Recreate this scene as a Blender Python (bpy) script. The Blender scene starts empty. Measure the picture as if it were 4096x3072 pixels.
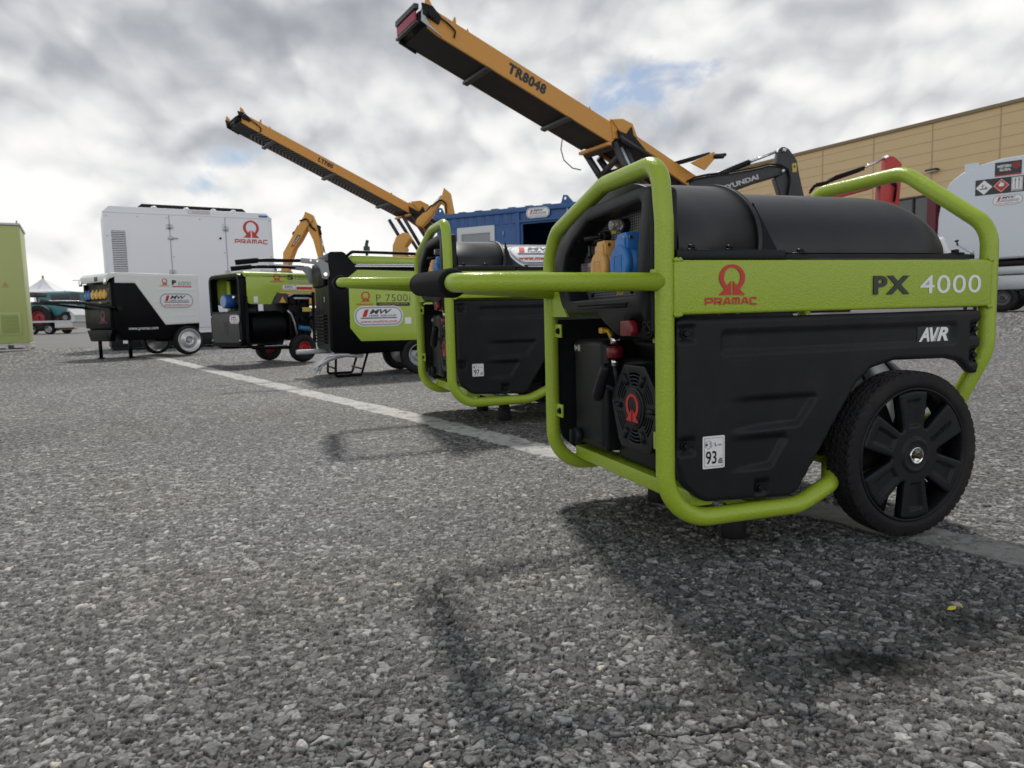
import bpy, bmesh, math, random
import numpy as np
from mathutils import Vector, Matrix
from mathutils.geometry import delaunay_2d_cdt
PI = math.pi
SC = bpy.context.scene
COL = SC.collection
R = math.radians

# ------------------------------------------------------------------ camera
PITCH, ROLL, CAM_H = 0.0970, 0.0264, 0.38
F_ = Vector((0, math.cos(PITCH), -math.sin(PITCH)))
U_ = Vector((0, math.sin(PITCH), math.cos(PITCH)))
R_ = Vector((1, 0, 0))
cr = R_ * math.cos(ROLL) - U_ * math.sin(ROLL)
cu = U_ * math.cos(ROLL) + R_ * math.sin(ROLL)
cam_d = bpy.data.cameras.new('camera')
cam = bpy.data.objects.new('camera', cam_d)
COL.objects.link(cam)
mw = Matrix((cr, cu, -F_)).transposed().to_4x4()
mw.translation = Vector((0, 0, CAM_H))
cam.matrix_world = mw
cam_d.sensor_width = 36.0
cam_d.lens = 24.95
cam_d.clip_start = 0.02
cam_d.clip_end = 3000
cam_d.dof.use_dof = True
cam_d.dof.focus_distance = 0.92
cam_d.dof.aperture_fstop = 18.0
SC.camera = cam
SC.view_settings.view_transform = 'Standard'
SC.view_settings.look = 'None'
SC.view_settings.exposure = 0.08
SC.view_settings.gamma = 1.0

# ------------------------------------------------------------------ sky
SUN_DIR = Vector((-0.10, 0.76, 1.0)).normalized()
elev = math.asin(SUN_DIR.z)
azim = math.atan2(SUN_DIR.x, SUN_DIR.y)

def sky_world():
    w = bpy.data.worlds.new('World'); SC.world = w; w.use_nodes = True
    nt = w.node_tree; N = nt.nodes; L = nt.links
    N.clear()
    out = N.new('ShaderNodeOutputWorld')
    mix = N.new('ShaderNodeMixShader')
    bg1 = N.new('ShaderNodeBackground'); bg2 = N.new('ShaderNodeBackground')
    sky = N.new('ShaderNodeTexSky'); sky.sky_type = 'NISHITA'; sky.sun_disc = False
    sky.sun_elevation = elev; sky.sun_rotation = azim
    L.new(sky.outputs[0], bg1.inputs[0]); bg1.inputs[1].default_value = 0.085
    tc = N.new('ShaderNodeTexCoord')
    sep = N.new('ShaderNodeSeparateXYZ'); L.new(tc.outputs['Generated'], sep.inputs[0])

    def math_(op, a, b=None, c=None, clamp=False):
        n = N.new('ShaderNodeMath'); n.operation = op; n.use_clamp = clamp
        for i, v in enumerate((a, b, c)):
            if v is None: continue
            if isinstance(v, (int, float)): n.inputs[i].default_value = v
            else: L.new(v, n.inputs[i])
        return n.outputs[0]
    zc = math_('MAXIMUM', sep.outputs[2], 0.0)
    den = math_('ADD', zc, 0.42)
    px = math_('DIVIDE', sep.outputs[0], math_('MULTIPLY_ADD', zc, 0.6, 0.85)); py = math_('MULTIPLY', sep.outputs[1], 1.0)
    pos = N.new('ShaderNodeCombineXYZ'); L.new(px, pos.inputs[0]); L.new(py, pos.inputs[1])
    # clouds rise as puffs too: keep some of the height
    L.new(math_('MULTIPLY', math_('POWER', zc, 0.92), 1.22), pos.inputs[2])

    def noise(scale, detail, rough, dist=0.0, off=(0, 0, 0), lac=2.0):
        m = N.new('ShaderNodeMapping'); L.new(pos.outputs[0], m.inputs[0]); m.inputs['Location'].default_value = off
        n = N.new('ShaderNodeTexNoise'); L.new(m.outputs[0], n.inputs['Vector'])
        n.inputs['Scale'].default_value = scale; n.inputs['Detail'].default_value = detail
        n.inputs['Roughness'].default_value = rough; n.inputs['Distortion'].default_value = dist
        n.inputs['Lacunarity'].default_value = lac
        return n.outputs[0]
    def vor(scale, detail, rough, off, dist):
        m = N.new('ShaderNodeMapping'); L.new(pos.outputs[0], m.inputs[0]); m.inputs['Location'].default_value = off
        w_ = N.new('ShaderNodeTexNoise'); L.new(m.outputs[0], w_.inputs['Vector']); w_.inputs['Scale'].default_value = scale * .8; w_.inputs['Detail'].default_value = 4
        sb = N.new('ShaderNodeVectorMath'); sb.operation = 'SUBTRACT'; L.new(w_.outputs[1], sb.inputs[0]); sb.inputs[1].default_value = (.5, .5, .5)
        ms = N.new('ShaderNodeVectorMath'); ms.operation = 'SCALE'; L.new(sb.outputs[0], ms.inputs[0]); ms.inputs['Scale'].default_value = dist
        ad = N.new('ShaderNodeVectorMath'); ad.operation = 'ADD'; L.new(m.outputs[0], ad.inputs[0]); L.new(ms.outputs[0], ad.inputs[1])
        n = N.new('ShaderNodeTexVoronoi'); n.feature = 'F1'; n.normalize = True; L.new(ad.outputs[0], n.inputs['Vector'])
        n.inputs['Scale'].default_value = scale; n.inputs['Detail'].default_value = detail; n.inputs['Roughness'].default_value = rough
        return n.outputs['Distance']
    big = noise(2.2, 3, 0.45, 0.1, (3.1, 1.7, 0.2))
    mid = noise(5.2, 6, 0.52, 0.15, (0.3, 5.2, 1.0))
    fine = noise(16.0, 4, 0.58, 0.4, (9.0, 2.0, 4.0))
    puff = vor(7.5, 2, 0.5, (0.3, 5.2, 1.0), 0.10)
    puf2 = vor(7.5, 2, 0.5, (0.3, 5.2, 1.0 - 0.030), 0.10)
    lump = math_('SUBTRACT', puf2, puff)
    a = math_('MULTIPLY_ADD', big, 1.55, -0.27)
    b = math_('MULTIPLY_ADD', mid, 0.70, a)
    cc = math_('MULTIPLY_ADD', puff, -0.55, math_('ADD', b, 0.40))
    d = math_('MULTIPLY_ADD', lump, 1.55, cc)
    el = math_('MULTIPLY_ADD', math_('MAXIMUM', sep.outputs[2], 0.05), -1.70, 0.51)
    v = math_('ADD', d, el)
    ramp = N.new('ShaderNodeValToRGB'); L.new(math_('MULTIPLY_ADD', v, 0.88, -0.30), ramp.inputs[0])
    ramp.color_ramp.interpolation = 'B_SPLINE'
    cr_ = ramp.color_ramp
    cr_.elements[0].position = 0.15; cr_.elements[0].color = (0.30, 0.315, 0.345, 1)
    cr_.elements[1].position = 0.95; cr_.elements[1].color = (0.90, 0.89, 0.87, 1)
    e = cr_.elements.new(0.38); e.color = (0.42, 0.435, 0.465, 1)
    e = cr_.elements.new(0.58); e.color = (0.60, 0.61, 0.625, 1)
    e = cr_.elements.new(0.76); e.color = (0.78, 0.78, 0.775, 1)
    L.new(ramp.outputs[0], bg2.inputs[0])
    # unseen clouds behind the camera, away from the sun, brightened to fill camera-facing sides
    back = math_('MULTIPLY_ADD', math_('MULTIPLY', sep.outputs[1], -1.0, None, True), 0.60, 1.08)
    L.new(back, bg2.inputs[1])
    # openings of blue between the clouds
    holes = None
    for (dx, dy, dz), rad in (((0.185, 0.943, 0.277), 0.062), ((0.128, 0.955, 0.268), 0.035), ((0.225, 0.935, 0.290), 0.035),
                              ((-0.342, 0.917, 0.205), 0.030), ((-0.375, 0.905, 0.172), 0.026),
                              ((0.7, -0.5, 0.5), 0.25), ((-0.8, 0.1, 0.6), 0.2), ((0.1, -0.8, 0.62), 0.2)):
        vs = N.new('ShaderNodeVectorMath'); vs.operation = 'SUBTRACT'
        L.new(tc.outputs['Generated'], vs.inputs[0]); vs.inputs[1].default_value = (dx, dy, dz)
        vm = N.new('ShaderNodeVectorMath'); vm.operation = 'MULTIPLY'
        L.new(vs.outputs[0], vm.inputs[0]); vm.inputs[1].default_value = (1.0, 1.0, 1.9)
        vl = N.new('ShaderNodeVectorMath'); vl.operation = 'LENGTH'; L.new(vm.outputs[0], vl.inputs[0])
        g = math_('SUBTRACT', 1.0, math_('DIVIDE', vl.outputs['Value'], rad), None)
        holes = g if holes is None else math_('MAXIMUM', holes, g)
    # ragged edge
    hole = math_('ADD', holes, math_('MULTIPLY_ADD', fine, -4.5, 2.55))
    hole = math_('MULTIPLY', hole, 0.9, None, True)
    hz = math_('GREATER_THAN', holes, -1.2)
    hole = math_('MULTIPLY', hole, hz)
    hole = math_('MULTIPLY', hole, 0.92)
    L.new(math_('SUBTRACT', 1.0, hole), mix.inputs[0])
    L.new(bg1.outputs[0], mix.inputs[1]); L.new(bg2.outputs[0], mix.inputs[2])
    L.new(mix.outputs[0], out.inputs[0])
sky_world()

sun_d = bpy.data.lights.new('sun', 'SUN')
sun_d.energy = 2.6; sun_d.angle = R(5.5); sun_d.color = (1.0, 0.955, 0.89)
sun = bpy.data.objects.new('sun', sun_d); COL.objects.link(sun)
sun.rotation_euler = SUN_DIR.to_track_quat('Z', 'Y').to_euler()
sun.location = (0, 0, 30)

# ------------------------------------------------------------------ materials
MATS = {}
def mat(name, col, rough=0.5, metal=0.0, bump=None, var=0.0, coat=0.0, spec=0.5, vscale=8.0, alpha=None, emit=None, dirt=0.0, trans=0.0, dust=0.0):
    if name in MATS: return MATS[name]
    m = bpy.data.materials.new(name); m.use_nodes = True
    nt = m.node_tree; N = nt.nodes; L = nt.links
    p = N['Principled BSDF']
    p.inputs['Base Color'].default_value = (*col, 1)
    p.inputs['Roughness'].default_value = rough
    p.inputs['Metallic'].default_value = metal
    p.inputs['Specular IOR Level'].default_value = spec
    if coat: p.inputs['Coat Weight'].default_value = coat; p.inputs['Coat Roughness'].default_value = 0.12
    if trans: p.inputs['Transmission Weight'].default_value = trans
    tc = N.new('ShaderNodeTexCoord')
    if var or dirt:
        n = N.new('ShaderNodeTexNoise'); n.inputs['Scale'].default_value = vscale; n.inputs['Detail'].default_value = 6
        n.inputs['Roughness'].default_value = 0.6
        L.new(tc.outputs['Object'], n.inputs['Vector'])
        mx = N.new('ShaderNodeMix'); mx.data_type = 'RGBA'
        k = var or dirt
        mx.inputs[6].default_value = (*[c * (1 - k) for c in col], 1)
        mx.inputs[7].default_value = (*[min(1, c * (1 + k)) + (0.02 * dirt if dirt else 0) for c in col], 1)
        L.new(n.outputs[0], mx.inputs[0]); L.new(mx.outputs[2], p.inputs['Base Color'])
        mr = N.new('ShaderNodeMapRange'); L.new(n.outputs[0], mr.inputs[0])
        mr.inputs[1].default_value = 0.3; mr.inputs[2].default_value = 0.7
        mr.inputs[3].default_value = max(0.02, rough - 0.06); mr.inputs[4].default_value = min(1, rough + 0.08)
        L.new(mr.outputs[0], p.inputs['Roughness'])
    if dust:
        # thin settled dust and a few rubbed streaks
        d1 = N.new('ShaderNodeTexNoise'); d1.inputs['Scale'].default_value = 11; d1.inputs['Detail'].default_value = 8; d1.inputs['Roughness'].default_value = 0.7
        L.new(tc.outputs['Object'], d1.inputs['Vector'])
        mp = N.new('ShaderNodeMapping'); L.new(tc.outputs['Object'], mp.inputs[0]); mp.inputs['Scale'].default_value = (4, 40, 260); mp.inputs['Rotation'].default_value = (0, .25, 0)
        d2 = N.new('ShaderNodeTexNoise'); d2.inputs['Scale'].default_value = 1.0; d2.inputs['Detail'].default_value = 3; L.new(mp.outputs[0], d2.inputs['Vector'])
        r1 = N.new('ShaderNodeMapRange'); L.new(d1.outputs[0], r1.inputs[0]); r1.inputs[1].default_value = .48; r1.inputs[2].default_value = .78; r1.inputs[4].default_value = .10 * dust
        r2 = N.new('ShaderNodeMapRange'); L.new(d2.outputs[0], r2.inputs[0]); r2.inputs[1].default_value = .66; r2.inputs[2].default_value = .74; r2.inputs[4].default_value = .05 * dust
        ad = N.new('ShaderNodeMath'); ad.operation = 'ADD'; L.new(r1.outputs[0], ad.inputs[0]); L.new(r2.outputs[0], ad.inputs[1])
        mx2 = N.new('ShaderNodeMix'); mx2.data_type = 'RGBA'; L.new(ad.outputs[0], mx2.inputs[0])
        if var or dirt: L.new(mx.outputs[2], mx2.inputs[6])
        else: mx2.inputs[6].default_value = (*col, 1)
        mx2.inputs[7].default_value = (.20, .19, .17, 1); L.new(mx2.outputs[2], p.inputs['Base Color'])
    if bump:
        sc, st, dist = bump
        n2 = N.new('ShaderNodeTexNoise'); n2.inputs['Scale'].default_value = sc; n2.inputs['Detail'].default_value = 2
        L.new(tc.outputs['Object'], n2.inputs['Vector'])
        b = N.new('ShaderNodeBump'); b.inputs['Strength'].default_value = st; b.inputs['Distance'].default_value = dist
        L.new(n2.outputs[0], b.inputs['Height']); L.new(b.outputs[0], p.inputs['Normal'])
    if emit:
        p.inputs['Emission Color'].default_value = (*emit[:3], 1); p.inputs['Emission Strength'].default_value = emit[3]
    MATS[name] = m
    return m

GREEN = mat('green_powder_coat', (0.325, 0.448, 0.032), 0.24, bump=(400, 0.65, 0.0012), var=0.06, spec=0.5, dust=0.15)
GREEN_S = mat('green_smooth_paint', (0.37, 0.50, 0.060), 0.28, var=0.05, coat=0.3)
GREEN_C = mat('green_container_paint', (0.42, 0.475, 0.170), 0.42, bump=(3, 0.1, 0.01), var=0.05, vscale=2)
BLACK = mat('black_plastic', (0.0100, 0.0107, 0.0135), 0.42, bump=(900, 0.12, 0.0003), var=0.12, spec=0.22, dust=0.5)
BLACKM = mat('black_metal_paint', (0.007, 0.0075, 0.010), 0.38, bump=(500, 0.10, 0.0003), var=0.1, spec=0.22)
TANKM = mat('black_tank_steel', (0.009, 0.0096, 0.0125), 0.45, bump=(700, 0.10, 0.0003), var=0.10, spec=0.5, dust=0.35)
DKGREY = mat('dark_grey_metal', (0.045, 0.047, 0.052), 0.42, metal=0.2, var=0.12)
BLACKG = mat('gloss_black_panel', (0.0022, 0.0024, 0.0040), 0.34, bump=(300, 0.05, 0.0003), var=0.1, spec=0.12)
RUBBER = mat('tyre_rubber', (0.008, 0.008, 0.0095), 0.66, bump=(400, 0.25, 0.0006), var=0.2, vscale=20, spec=0.3, dust=1.0)
FOAM = mat('black_foam', (0.010, 0.010, 0.011), 0.95, bump=(1400, 0.8, 0.0008), spec=0.15)
RED = mat('red_enamel', (0.52, 0.018, 0.016), 0.35)
REDD = mat('dark_red_plastic', (0.17, 0.008, 0.014), 0.35)
WHITE = mat('white_vinyl', (0.80, 0.81, 0.83), 0.35)
INK = mat('black_ink', (0.006, 0.007, 0.010), 0.3)
NAVY = mat('navy_ink', (0.02, 0.03, 0.085), 0.35)
GREYB = mat('grey_blue_vinyl', (0.32, 0.36, 0.41), 0.4)
STEEL = mat('galvanised_steel', (0.42, 0.44, 0.46), 0.38, metal=0.75, var=0.18, vscale=14)
CHROME = mat('chrome', (0.72, 0.73, 0.75), 0.12, metal=1.0)
BRASS = mat('brass', (0.55, 0.36, 0.12), 0.3, metal=1.0)
SKYBLUE = mat('blue_plastic', (0.022, 0.165, 0.50), 0.42, bump=(600, 0.12, 0.0003), var=0.05)
TAN = mat('pale_orange_plastic', (0.66, 0.36, 0.105), 0.45, bump=(600, 0.12, 0.0003), var=0.05)
YEL = mat('yellow_plastic', (0.66, 0.37, 0.02), 0.4)
YELT = mat('yellow_tag', (0.55, 0.40, 0.06), 0.5)
ORANGE = mat('orange_machine_paint', (0.68, 0.32, 0.058), 0.42, var=0.08, vscale=1.2, bump=(5, 0.08, 0.01))
DIGYEL = mat('yellow_machine_paint', (0.66, 0.33, 0.06), 0.42, var=0.1, vscale=1.5)
BELT = mat('conveyor_belt_rubber', (0.012, 0.012, 0.015), 0.6, var=0.2, vscale=1)
BLUEC = mat('blue_container_paint', (0.024, 0.095, 0.275), 0.42, var=0.1, vscale=1.5, bump=(4, 0.1, 0.01))
WPAINT = mat('white_panel_paint', (0.82, 0.835, 0.87), 0.38, var=0.03, vscale=2)
WTANK = mat('white_tank_paint', (0.64, 0.69, 0.75), 0.33, var=0.03, vscale=2)
GLASSD = mat('dark_glass', (0.035, 0.045, 0.055), 0.08, spec=0.8)
BEIGE = mat('beige_cladding', (0.68, 0.515, 0.285), 0.6, var=0.06, vscale=0.8)
BEIGED = mat('beige_joint', (0.46, 0.345, 0.20), 0.7)
TEAL = mat('teal_paint', (0.035, 0.17, 0.19), 0.45, var=0.15, vscale=2)
CANVAS = mat('white_canvas', (0.74, 0.75, 0.77), 0.7, var=0.04, vscale=2)
REDP = mat('red_machine_paint', (0.48, 0.035, 0.03), 0.4, var=0.1)
CARBON = None
def carbon():
    m = bpy.data.materials.new('woven_panel'); m.use_nodes = True
    nt = m.node_tree; N = nt.nodes; L = nt.links; p = N['Principled BSDF']
    tc = N.new('ShaderNodeTexCoord'); w = N.new('ShaderNodeTexWave'); w.wave_type = 'BANDS'; w.bands_direction = 'Z'
    w.inputs['Scale'].default_value = 75; w.inputs['Distortion'].default_value = 0
    w2 = N.new('ShaderNodeTexWave'); w2.bands_direction = 'Y'; w2.inputs['Scale'].default_value = 45
    L.new(tc.outputs['Object'], w.inputs[0]); L.new(tc.outputs['Object'], w2.inputs[0])
    mm = N.new('ShaderNodeMath'); mm.operation = 'MULTIPLY'; L.new(w.outputs[1], mm.inputs[0]); L.new(w2.outputs[1], mm.inputs[1])
    r = N.new('ShaderNodeValToRGB'); L.new(mm.outputs[0], r.inputs[0])
    r.color_ramp.elements[0].color = (0.012, 0.012, 0.014, 1); r.color_ramp.elements[1].color = (0.30, 0.30, 0.32, 1)
    L.new(r.outputs[0], p.inputs['Base Color']); p.inputs['Roughness'].default_value = 0.4
    return m
CARBON = carbon()
GLASS = mat('clear_plastic', (0.9, 0.9, 0.9), 0.08, trans=0.9)

# ------------------------------------------------------------------ helpers
def tag(o, label=None, cat=None, group=None, kind=None):
    if label: o['label'] = label
    if cat: o['category'] = cat
    if group: o['group'] = group
    if kind: o['kind'] = kind
    return o
def thing(name, loc, rz, label, cat, group=None, scale=1.0):
    o = bpy.data.objects.new(name, None); COL.objects.link(o)
    o.empty_display_size = 0.1
    o.location = loc; o.rotation_euler = (0, 0, rz); o.scale = (scale,) * 3
    return tag(o, label, cat, group)

M_SIDE = lambda x, y, z: Matrix(((1, 0, 0, x), (0, 0, -1, y), (0, 1, 0, z), (0, 0, 0, 1)))   # text reads along +x, faces -y
M_END = lambda x, y, z: Matrix(((0, 0, -1, x), (-1, 0, 0, y), (0, 1, 0, z), (0, 0, 0, 1)))   # text reads along -y, faces -x

def fillet(pts, rad, seg=7):
    pts = [Vector(p) for p in pts]
    if not hasattr(rad, '__len__'): rad = [rad] * len(pts)
    out = [pts[0]]
    for i in range(1, len(pts) - 1):
        a, b, c = pts[i - 1], pts[i], pts[i + 1]
        u = (a - b); v = (c - b); lu, lv = u.length, v.length; u.normalize(); v.normalize()
        ang = u.angle(v, PI)
        if ang > PI - 0.02 or rad[i] <= 0: out.append(b); continue
        t = min(rad[i] / math.tan(ang / 2), lu * 0.49, lv * 0.49)
        r = t * math.tan(ang / 2)
        bis = (u + v).normalized(); cen = b + bis * (r / math.sin(ang / 2))
        p0 = b + u * t; p1 = b + v * t
        a0 = p0 - cen; a1 = p1 - cen; tot = a0.angle(a1); ax = a0.cross(a1)
        if ax.length < 1e-12: out.append(b); continue
        ax.normalize()
        for k in range(seg + 1):
            out.append(cen + Matrix.Rotation(tot * k / seg, 3, ax) @ a0)
    out.append(pts[-1])
    return out

class B:
    def __init__(s, m=None):
        s.bm = bmesh.new(); s.mats = []; s.cur = 0; s.smooth = []
        if m: s.use(m)
    def use(s, m):
        if m not in s.mats: s.mats.append(m)
        s.cur = s.mats.index(m); return s
    def face(s, vs, sm=False):
        try: f = s.bm.faces.new(vs)
        except ValueError: return None
        f.material_index = s.cur; f.smooth = sm; return f
    def quad(s, *ps):
        return s.face([s.bm.verts.new(p) for p in ps])
    def box(s, lo, hi, bev=0.0, M=None, seg=2):
        t = bmesh.new()
        r = bmesh.ops.create_cube(t, size=1.0)
        c = [(a + b) / 2 for a, b in zip(lo, hi)]; d = [abs(b - a) for a, b in zip(lo, hi)]
        for v in t.verts: v.co = Vector((c[0] + v.co.x * d[0], c[1] + v.co.y * d[1], c[2] + v.co.z * d[2]))
        if bev > 0: bmesh.ops.bevel(t, geom=t.edges[:], offset=min(bev, min(d) * 0.45), segments=seg, profile=0.6, affect='EDGES')
        s.merge(t, M, smooth=bev > 0); return s
    def merge(s, t, M=None, smooth=None, keepmat=False):
        mp = {}
        for v in t.verts: mp[v] = s.bm.verts.new(M @ v.co if M is not None else v.co)
        for f in t.faces:
            try: g = s.bm.faces.new([mp[v] for v in f.verts])
            except ValueError: continue
            g.material_index = s.cur; g.smooth = f.smooth if smooth is None else smooth
        t.free()
    def tube(s, pts, r, bend=0.0, seg=16, cap=True, M=None, bseg=7):
        pts = fillet(pts, bend, bseg) if bend else [Vector(p) for p in pts]
        q = [pts[0]]
        for p in pts[1:]:
            if (p - q[-1]).length > 1e-6: q.append(p)
        pts = q; n = len(pts)
        if not hasattr(r, '__len__'): r = [r] * n
        T = [(pts[min(i + 1, n - 1)] - pts[max(i - 1, 0)]).normalized() for i in range(n)]
        up = Vector((0, 0, 1)) if abs(T[0].z) < 0.9 else Vector((1, 0, 0))
        nrm = (up - T[0] * up.dot(T[0])).normalized()
        rings = []
        for i in range(n):
            if i:
                ax = T[i - 1].cross(T[i])
                if ax.length > 1e-8:
                    nrm = Matrix.Rotation(T[i - 1].angle(T[i]), 3, ax.normalized()) @ nrm
            bi = T[i].cross(nrm)
            k = 1.0
            if 0 < i < n - 1:
                d0 = (pts[i] - pts[i - 1]).normalized(); k = 1 / max(0.5, T[i].dot(d0))
            ring = [pts[i] + (nrm * math.cos(2 * PI * j / seg) + bi * math.sin(2 * PI * j / seg)) * r[i] for j in range(seg)]
            rings.append([s.bm.verts.new(M @ p if M is not None else p) for p in ring])
        for a, b in zip(rings, rings[1:]):
            for j in range(seg):
                s.face([a[j], a[(j + 1) % seg], b[(j + 1) % seg], b[j]], True)
        if cap:
            s.face(rings[0][::-1]); s.face(rings[-1])
        return s
    def cyl(s, p0, p1, r, r1=None, seg=24, bev=0.0, M=None):
        p0, p1 = Vector(p0), Vector(p1); r1 = r if r1 is None else r1
        if bev:
            d = (p1 - p0); l = d.length; d.normalize()
            pts = [p0, p0 + d * bev, p1 - d * bev, p1]; rs = [r - bev, r, r1, r1 - bev]
            return s.tube(pts, rs, 0, seg, True, M)
        return s.tube([p0, p1], [r, r1], 0, seg, True, M)
    def lathe(s, prof, c, axis='y', seg=48, M=None, sm=True, close=False):
        rings = []
        for r, h in prof:
            ring = []
            for j in range(seg):
                a = 2 * PI * j / seg; x, y = r * math.cos(a), r * math.sin(a)
                p = {'y': (x, h, y), 'x': (h, x, y), 'z': (x, y, h)}[axis]
                p = Vector(p) + Vector(c)
                ring.append(s.bm.verts.new(M @ p if M is not None else p))
            rings.append(ring)
        pairs = list(zip(rings, rings[1:])) + ([(rings[-1], rings[0])] if close else [])
        for a, b in pairs:
            for j in range(seg): s.face([a[j], a[(j + 1) % seg], b[(j + 1) % seg], b[j]], sm)
        return s
    def prism(s, poly, h0, h1, plane='xz', M=None, bev=0.0, sm=False, holes=None):
        """poly in 2D extruded from h0 to h1 along the third axis"""
        def P(a, b, h): return {'xz': Vector((a, h, b)), 'yz': Vector((h, a, b)), 'xy': Vector((a, b, h))}[plane]
        t = bmesh.new()
        loops = [poly] + (holes or [])
        vs, es = [], []
        for lp in loops:
            k = len(vs); vs += [Vector(p[:2]) for p in lp]; es += [(k + i, k + (i + 1) % len(lp)) for i in range(len(lp))]
        if holes:
            ov, oe, of, _, _, _ = delaunay_2d_cdt(vs, es, [], 2, 1e-6)
            def inside(p, lp):
                c = False; n = len(lp)
                for i in range(n):
                    x1, y1 = lp[i][:2]; x2, y2 = lp[i - 1][:2]
                    if (y1 > p[1]) != (y2 > p[1]) and p[0] < (x2 - x1) * (p[1] - y1) / (y2 - y1) + x1: c = not c
                return c
            A = [t.verts.new(P(v.x, v.y, h0)) for v in ov]; Bv = [t.verts.new(P(v.x, v.y, h1)) for v in ov]
            for f in of:
                cx = sum((ov[i].x for i in f)) / len(f); cy = sum((ov[i].y for i in f)) / len(f)
                if not inside((cx, cy), poly) or any(inside((cx, cy), h) for h in holes): continue
                t.faces.new([A[i] for i in f]); t.faces.new([Bv[i] for i in reversed(f)])
            for e in [e for e in t.edges if e.is_boundary and e.verts[0] in set(A)]:
                i, j = A.index(e.verts[0]), A.index(e.verts[1])
                t.faces.new([A[i], A[j], Bv[j], Bv[i]])
        else:
            A = [t.verts.new(P(p[0], p[1], h0)) for p in poly]; Bv = [t.verts.new(P(p[0], p[1], h1)) for p in poly]
            t.faces.new(A); t.faces.new(Bv[::-1])
            for i in range(len(poly)): t.faces.new([A[i], Bv[i], Bv[i - 1], A[i - 1]])
        bmesh.ops.recalc_face_normals(t, faces=t.faces[:])
        if bev:
            sharp = [e for e in t.edges if len(e.link_faces) == 2 and e.calc_face_angle(0) > 0.6]
            bmesh.ops.bevel(t, geom=sharp, offset=bev, segments=2, profile=0.6, affect='EDGES')
        s.merge(t, M, smooth=bool(bev) or sm); return s
    def poly(s, pts2, M, h=0.0):
        """flat polygon in the local plane of M"""
        s.face([s.bm.verts.new(M @ Vector((p[0], p[1], h))) for p in pts2]); return s
    def stroke(s, pts, w, M, h=0.0, closed=False):
        pts = [Vector(p) for p in pts]; n = len(pts); L_, R_v = [], []
        for i in range(n):
            a = pts[i - 1] if (i or closed) else None; b = pts[(i + 1) % n] if (i < n - 1 or closed) else None
            d0 = (pts[i] - a).normalized() if a is not None else None
            d1 = (b - pts[i]).normalized() if b is not None else None
            d = ((d0 or d1) + (d1 or d0)); d = d.normalized() if d.length > 1e-6 else (d0 or d1)
            nn = Vector((-d.y, d.x)); ref = d1 or d0; cosx = max(0.45, nn.dot(Vector((-ref.y, ref.x))))
            ex = (d0 if (b is None) else (-d1 if a is None else Vector((0, 0)))) * 0.0
            L_.append(pts[i] + ex + nn * (w / 2 / cosx)); R_v.append(pts[i] + ex - nn * (w / 2 / cosx))
        vl = [s.bm.verts.new(M @ Vector((p.x, p.y, h))) for p in L_]; vr = [s.bm.verts.new(M @ Vector((p.x, p.y, h))) for p in R_v]
        rng = range(n) if closed else range(n - 1)
        for i in rng: s.face([vl[i], vr[i], vr[(i + 1) % n], vl[(i + 1) % n]])
        return s
    def text(s, body, box, M, h=0.0, bold=0.0, shear=0.0, depth=0.0, space=1.0):
        """built-in font text fitted into box=(x0,y0,x1,y1) of the local plane of M, raised by h"""
        cu_ = bpy.data.curves.new('t', 'FONT'); cu_.body = body; cu_.size = 1.0; cu_.offset = bold; cu_.shear = shear
        cu_.space_character = space; cu_.resolution_u = 4
        ob = bpy.data.objects.new('t', cu_); COL.objects.link(ob)
        dg = bpy.context.evaluated_depsgraph_get()
        me = bpy.data.meshes.new_from_object(ob.evaluated_get(dg))
        bpy.data.objects.remove(ob); bpy.data.curves.remove(cu_)
        xs = [v.co.x for v in me.vertices]; ys = [v.co.y for v in me.vertices]
        x0, x1, y0, y1 = min(xs), max(xs), min(ys), max(ys)
        kx = (box[2] - box[0]) / (x1 - x0); ky = (box[3] - box[1]) / (y1 - y0)
        t = bmesh.new(); t.from_mesh(me); bpy.data.meshes.remove(me)
        if depth:
            r = bmesh.ops.extrude_face_region(t, geom=t.faces[:])
            for v in [g for g in r['geom'] if isinstance(g, bmesh.types.BMVert)]: v.co.z += depth
        for v in t.verts:
            v.co = Vector((box[0] + (v.co.x - x0) * kx, box[1] + (v.co.y - y0) * ky, h + v.co.z))
        s.merge(t, M, smooth=False); return s
    def logo(s, box, M, h=0.0, depth=0.0):
        """ring with flared feet and a centre slit"""
        half = []
        for k in range(15):
            a = R(90 - 128 * k / 14); half.append((math.cos(a), math.sin(a)))
        half += [(0.60, -0.90), (1.02, -1.30), (0.075, -1.30), (0.075, -0.27), (0.42, -0.64)]
        for k in range(13):
            a = R(-44 + 134 * k / 12); half.append((0.66 * math.cos(a), 0.02 + 0.76 * math.sin(a)))
        x0, y0, x1, y1 = box; cx = (x0 + x1) / 2; kx = (x1 - x0) / 2.04; ky = (y1 - y0) / 2.3
        for sg in (1, -1):
            pts = [(cx + sg * p[0] * kx, y1 - (1 - p[1]) * ky) for p in half]
            vs, es = [Vector(p) for p in pts], [(i, (i + 1) % len(pts)) for i in range(len(pts))]
            ov, oe, of, _, _, _ = delaunay_2d_cdt(vs, es, [], 1, 1e-9)
            t = bmesh.new(); tv = [t.verts.new((v.x, v.y, h)) for v in ov]
            for f in of: t.faces.new([tv[i] for i in f])
            if depth:
                r = bmesh.ops.extrude_face_region(t, geom=t.faces[:])
                for v in [g for g in r['geom'] if isinstance(g, bmesh.types.BMVert)]: v.co.z += depth
            s.merge(t, M, smooth=False)
        return s
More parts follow.
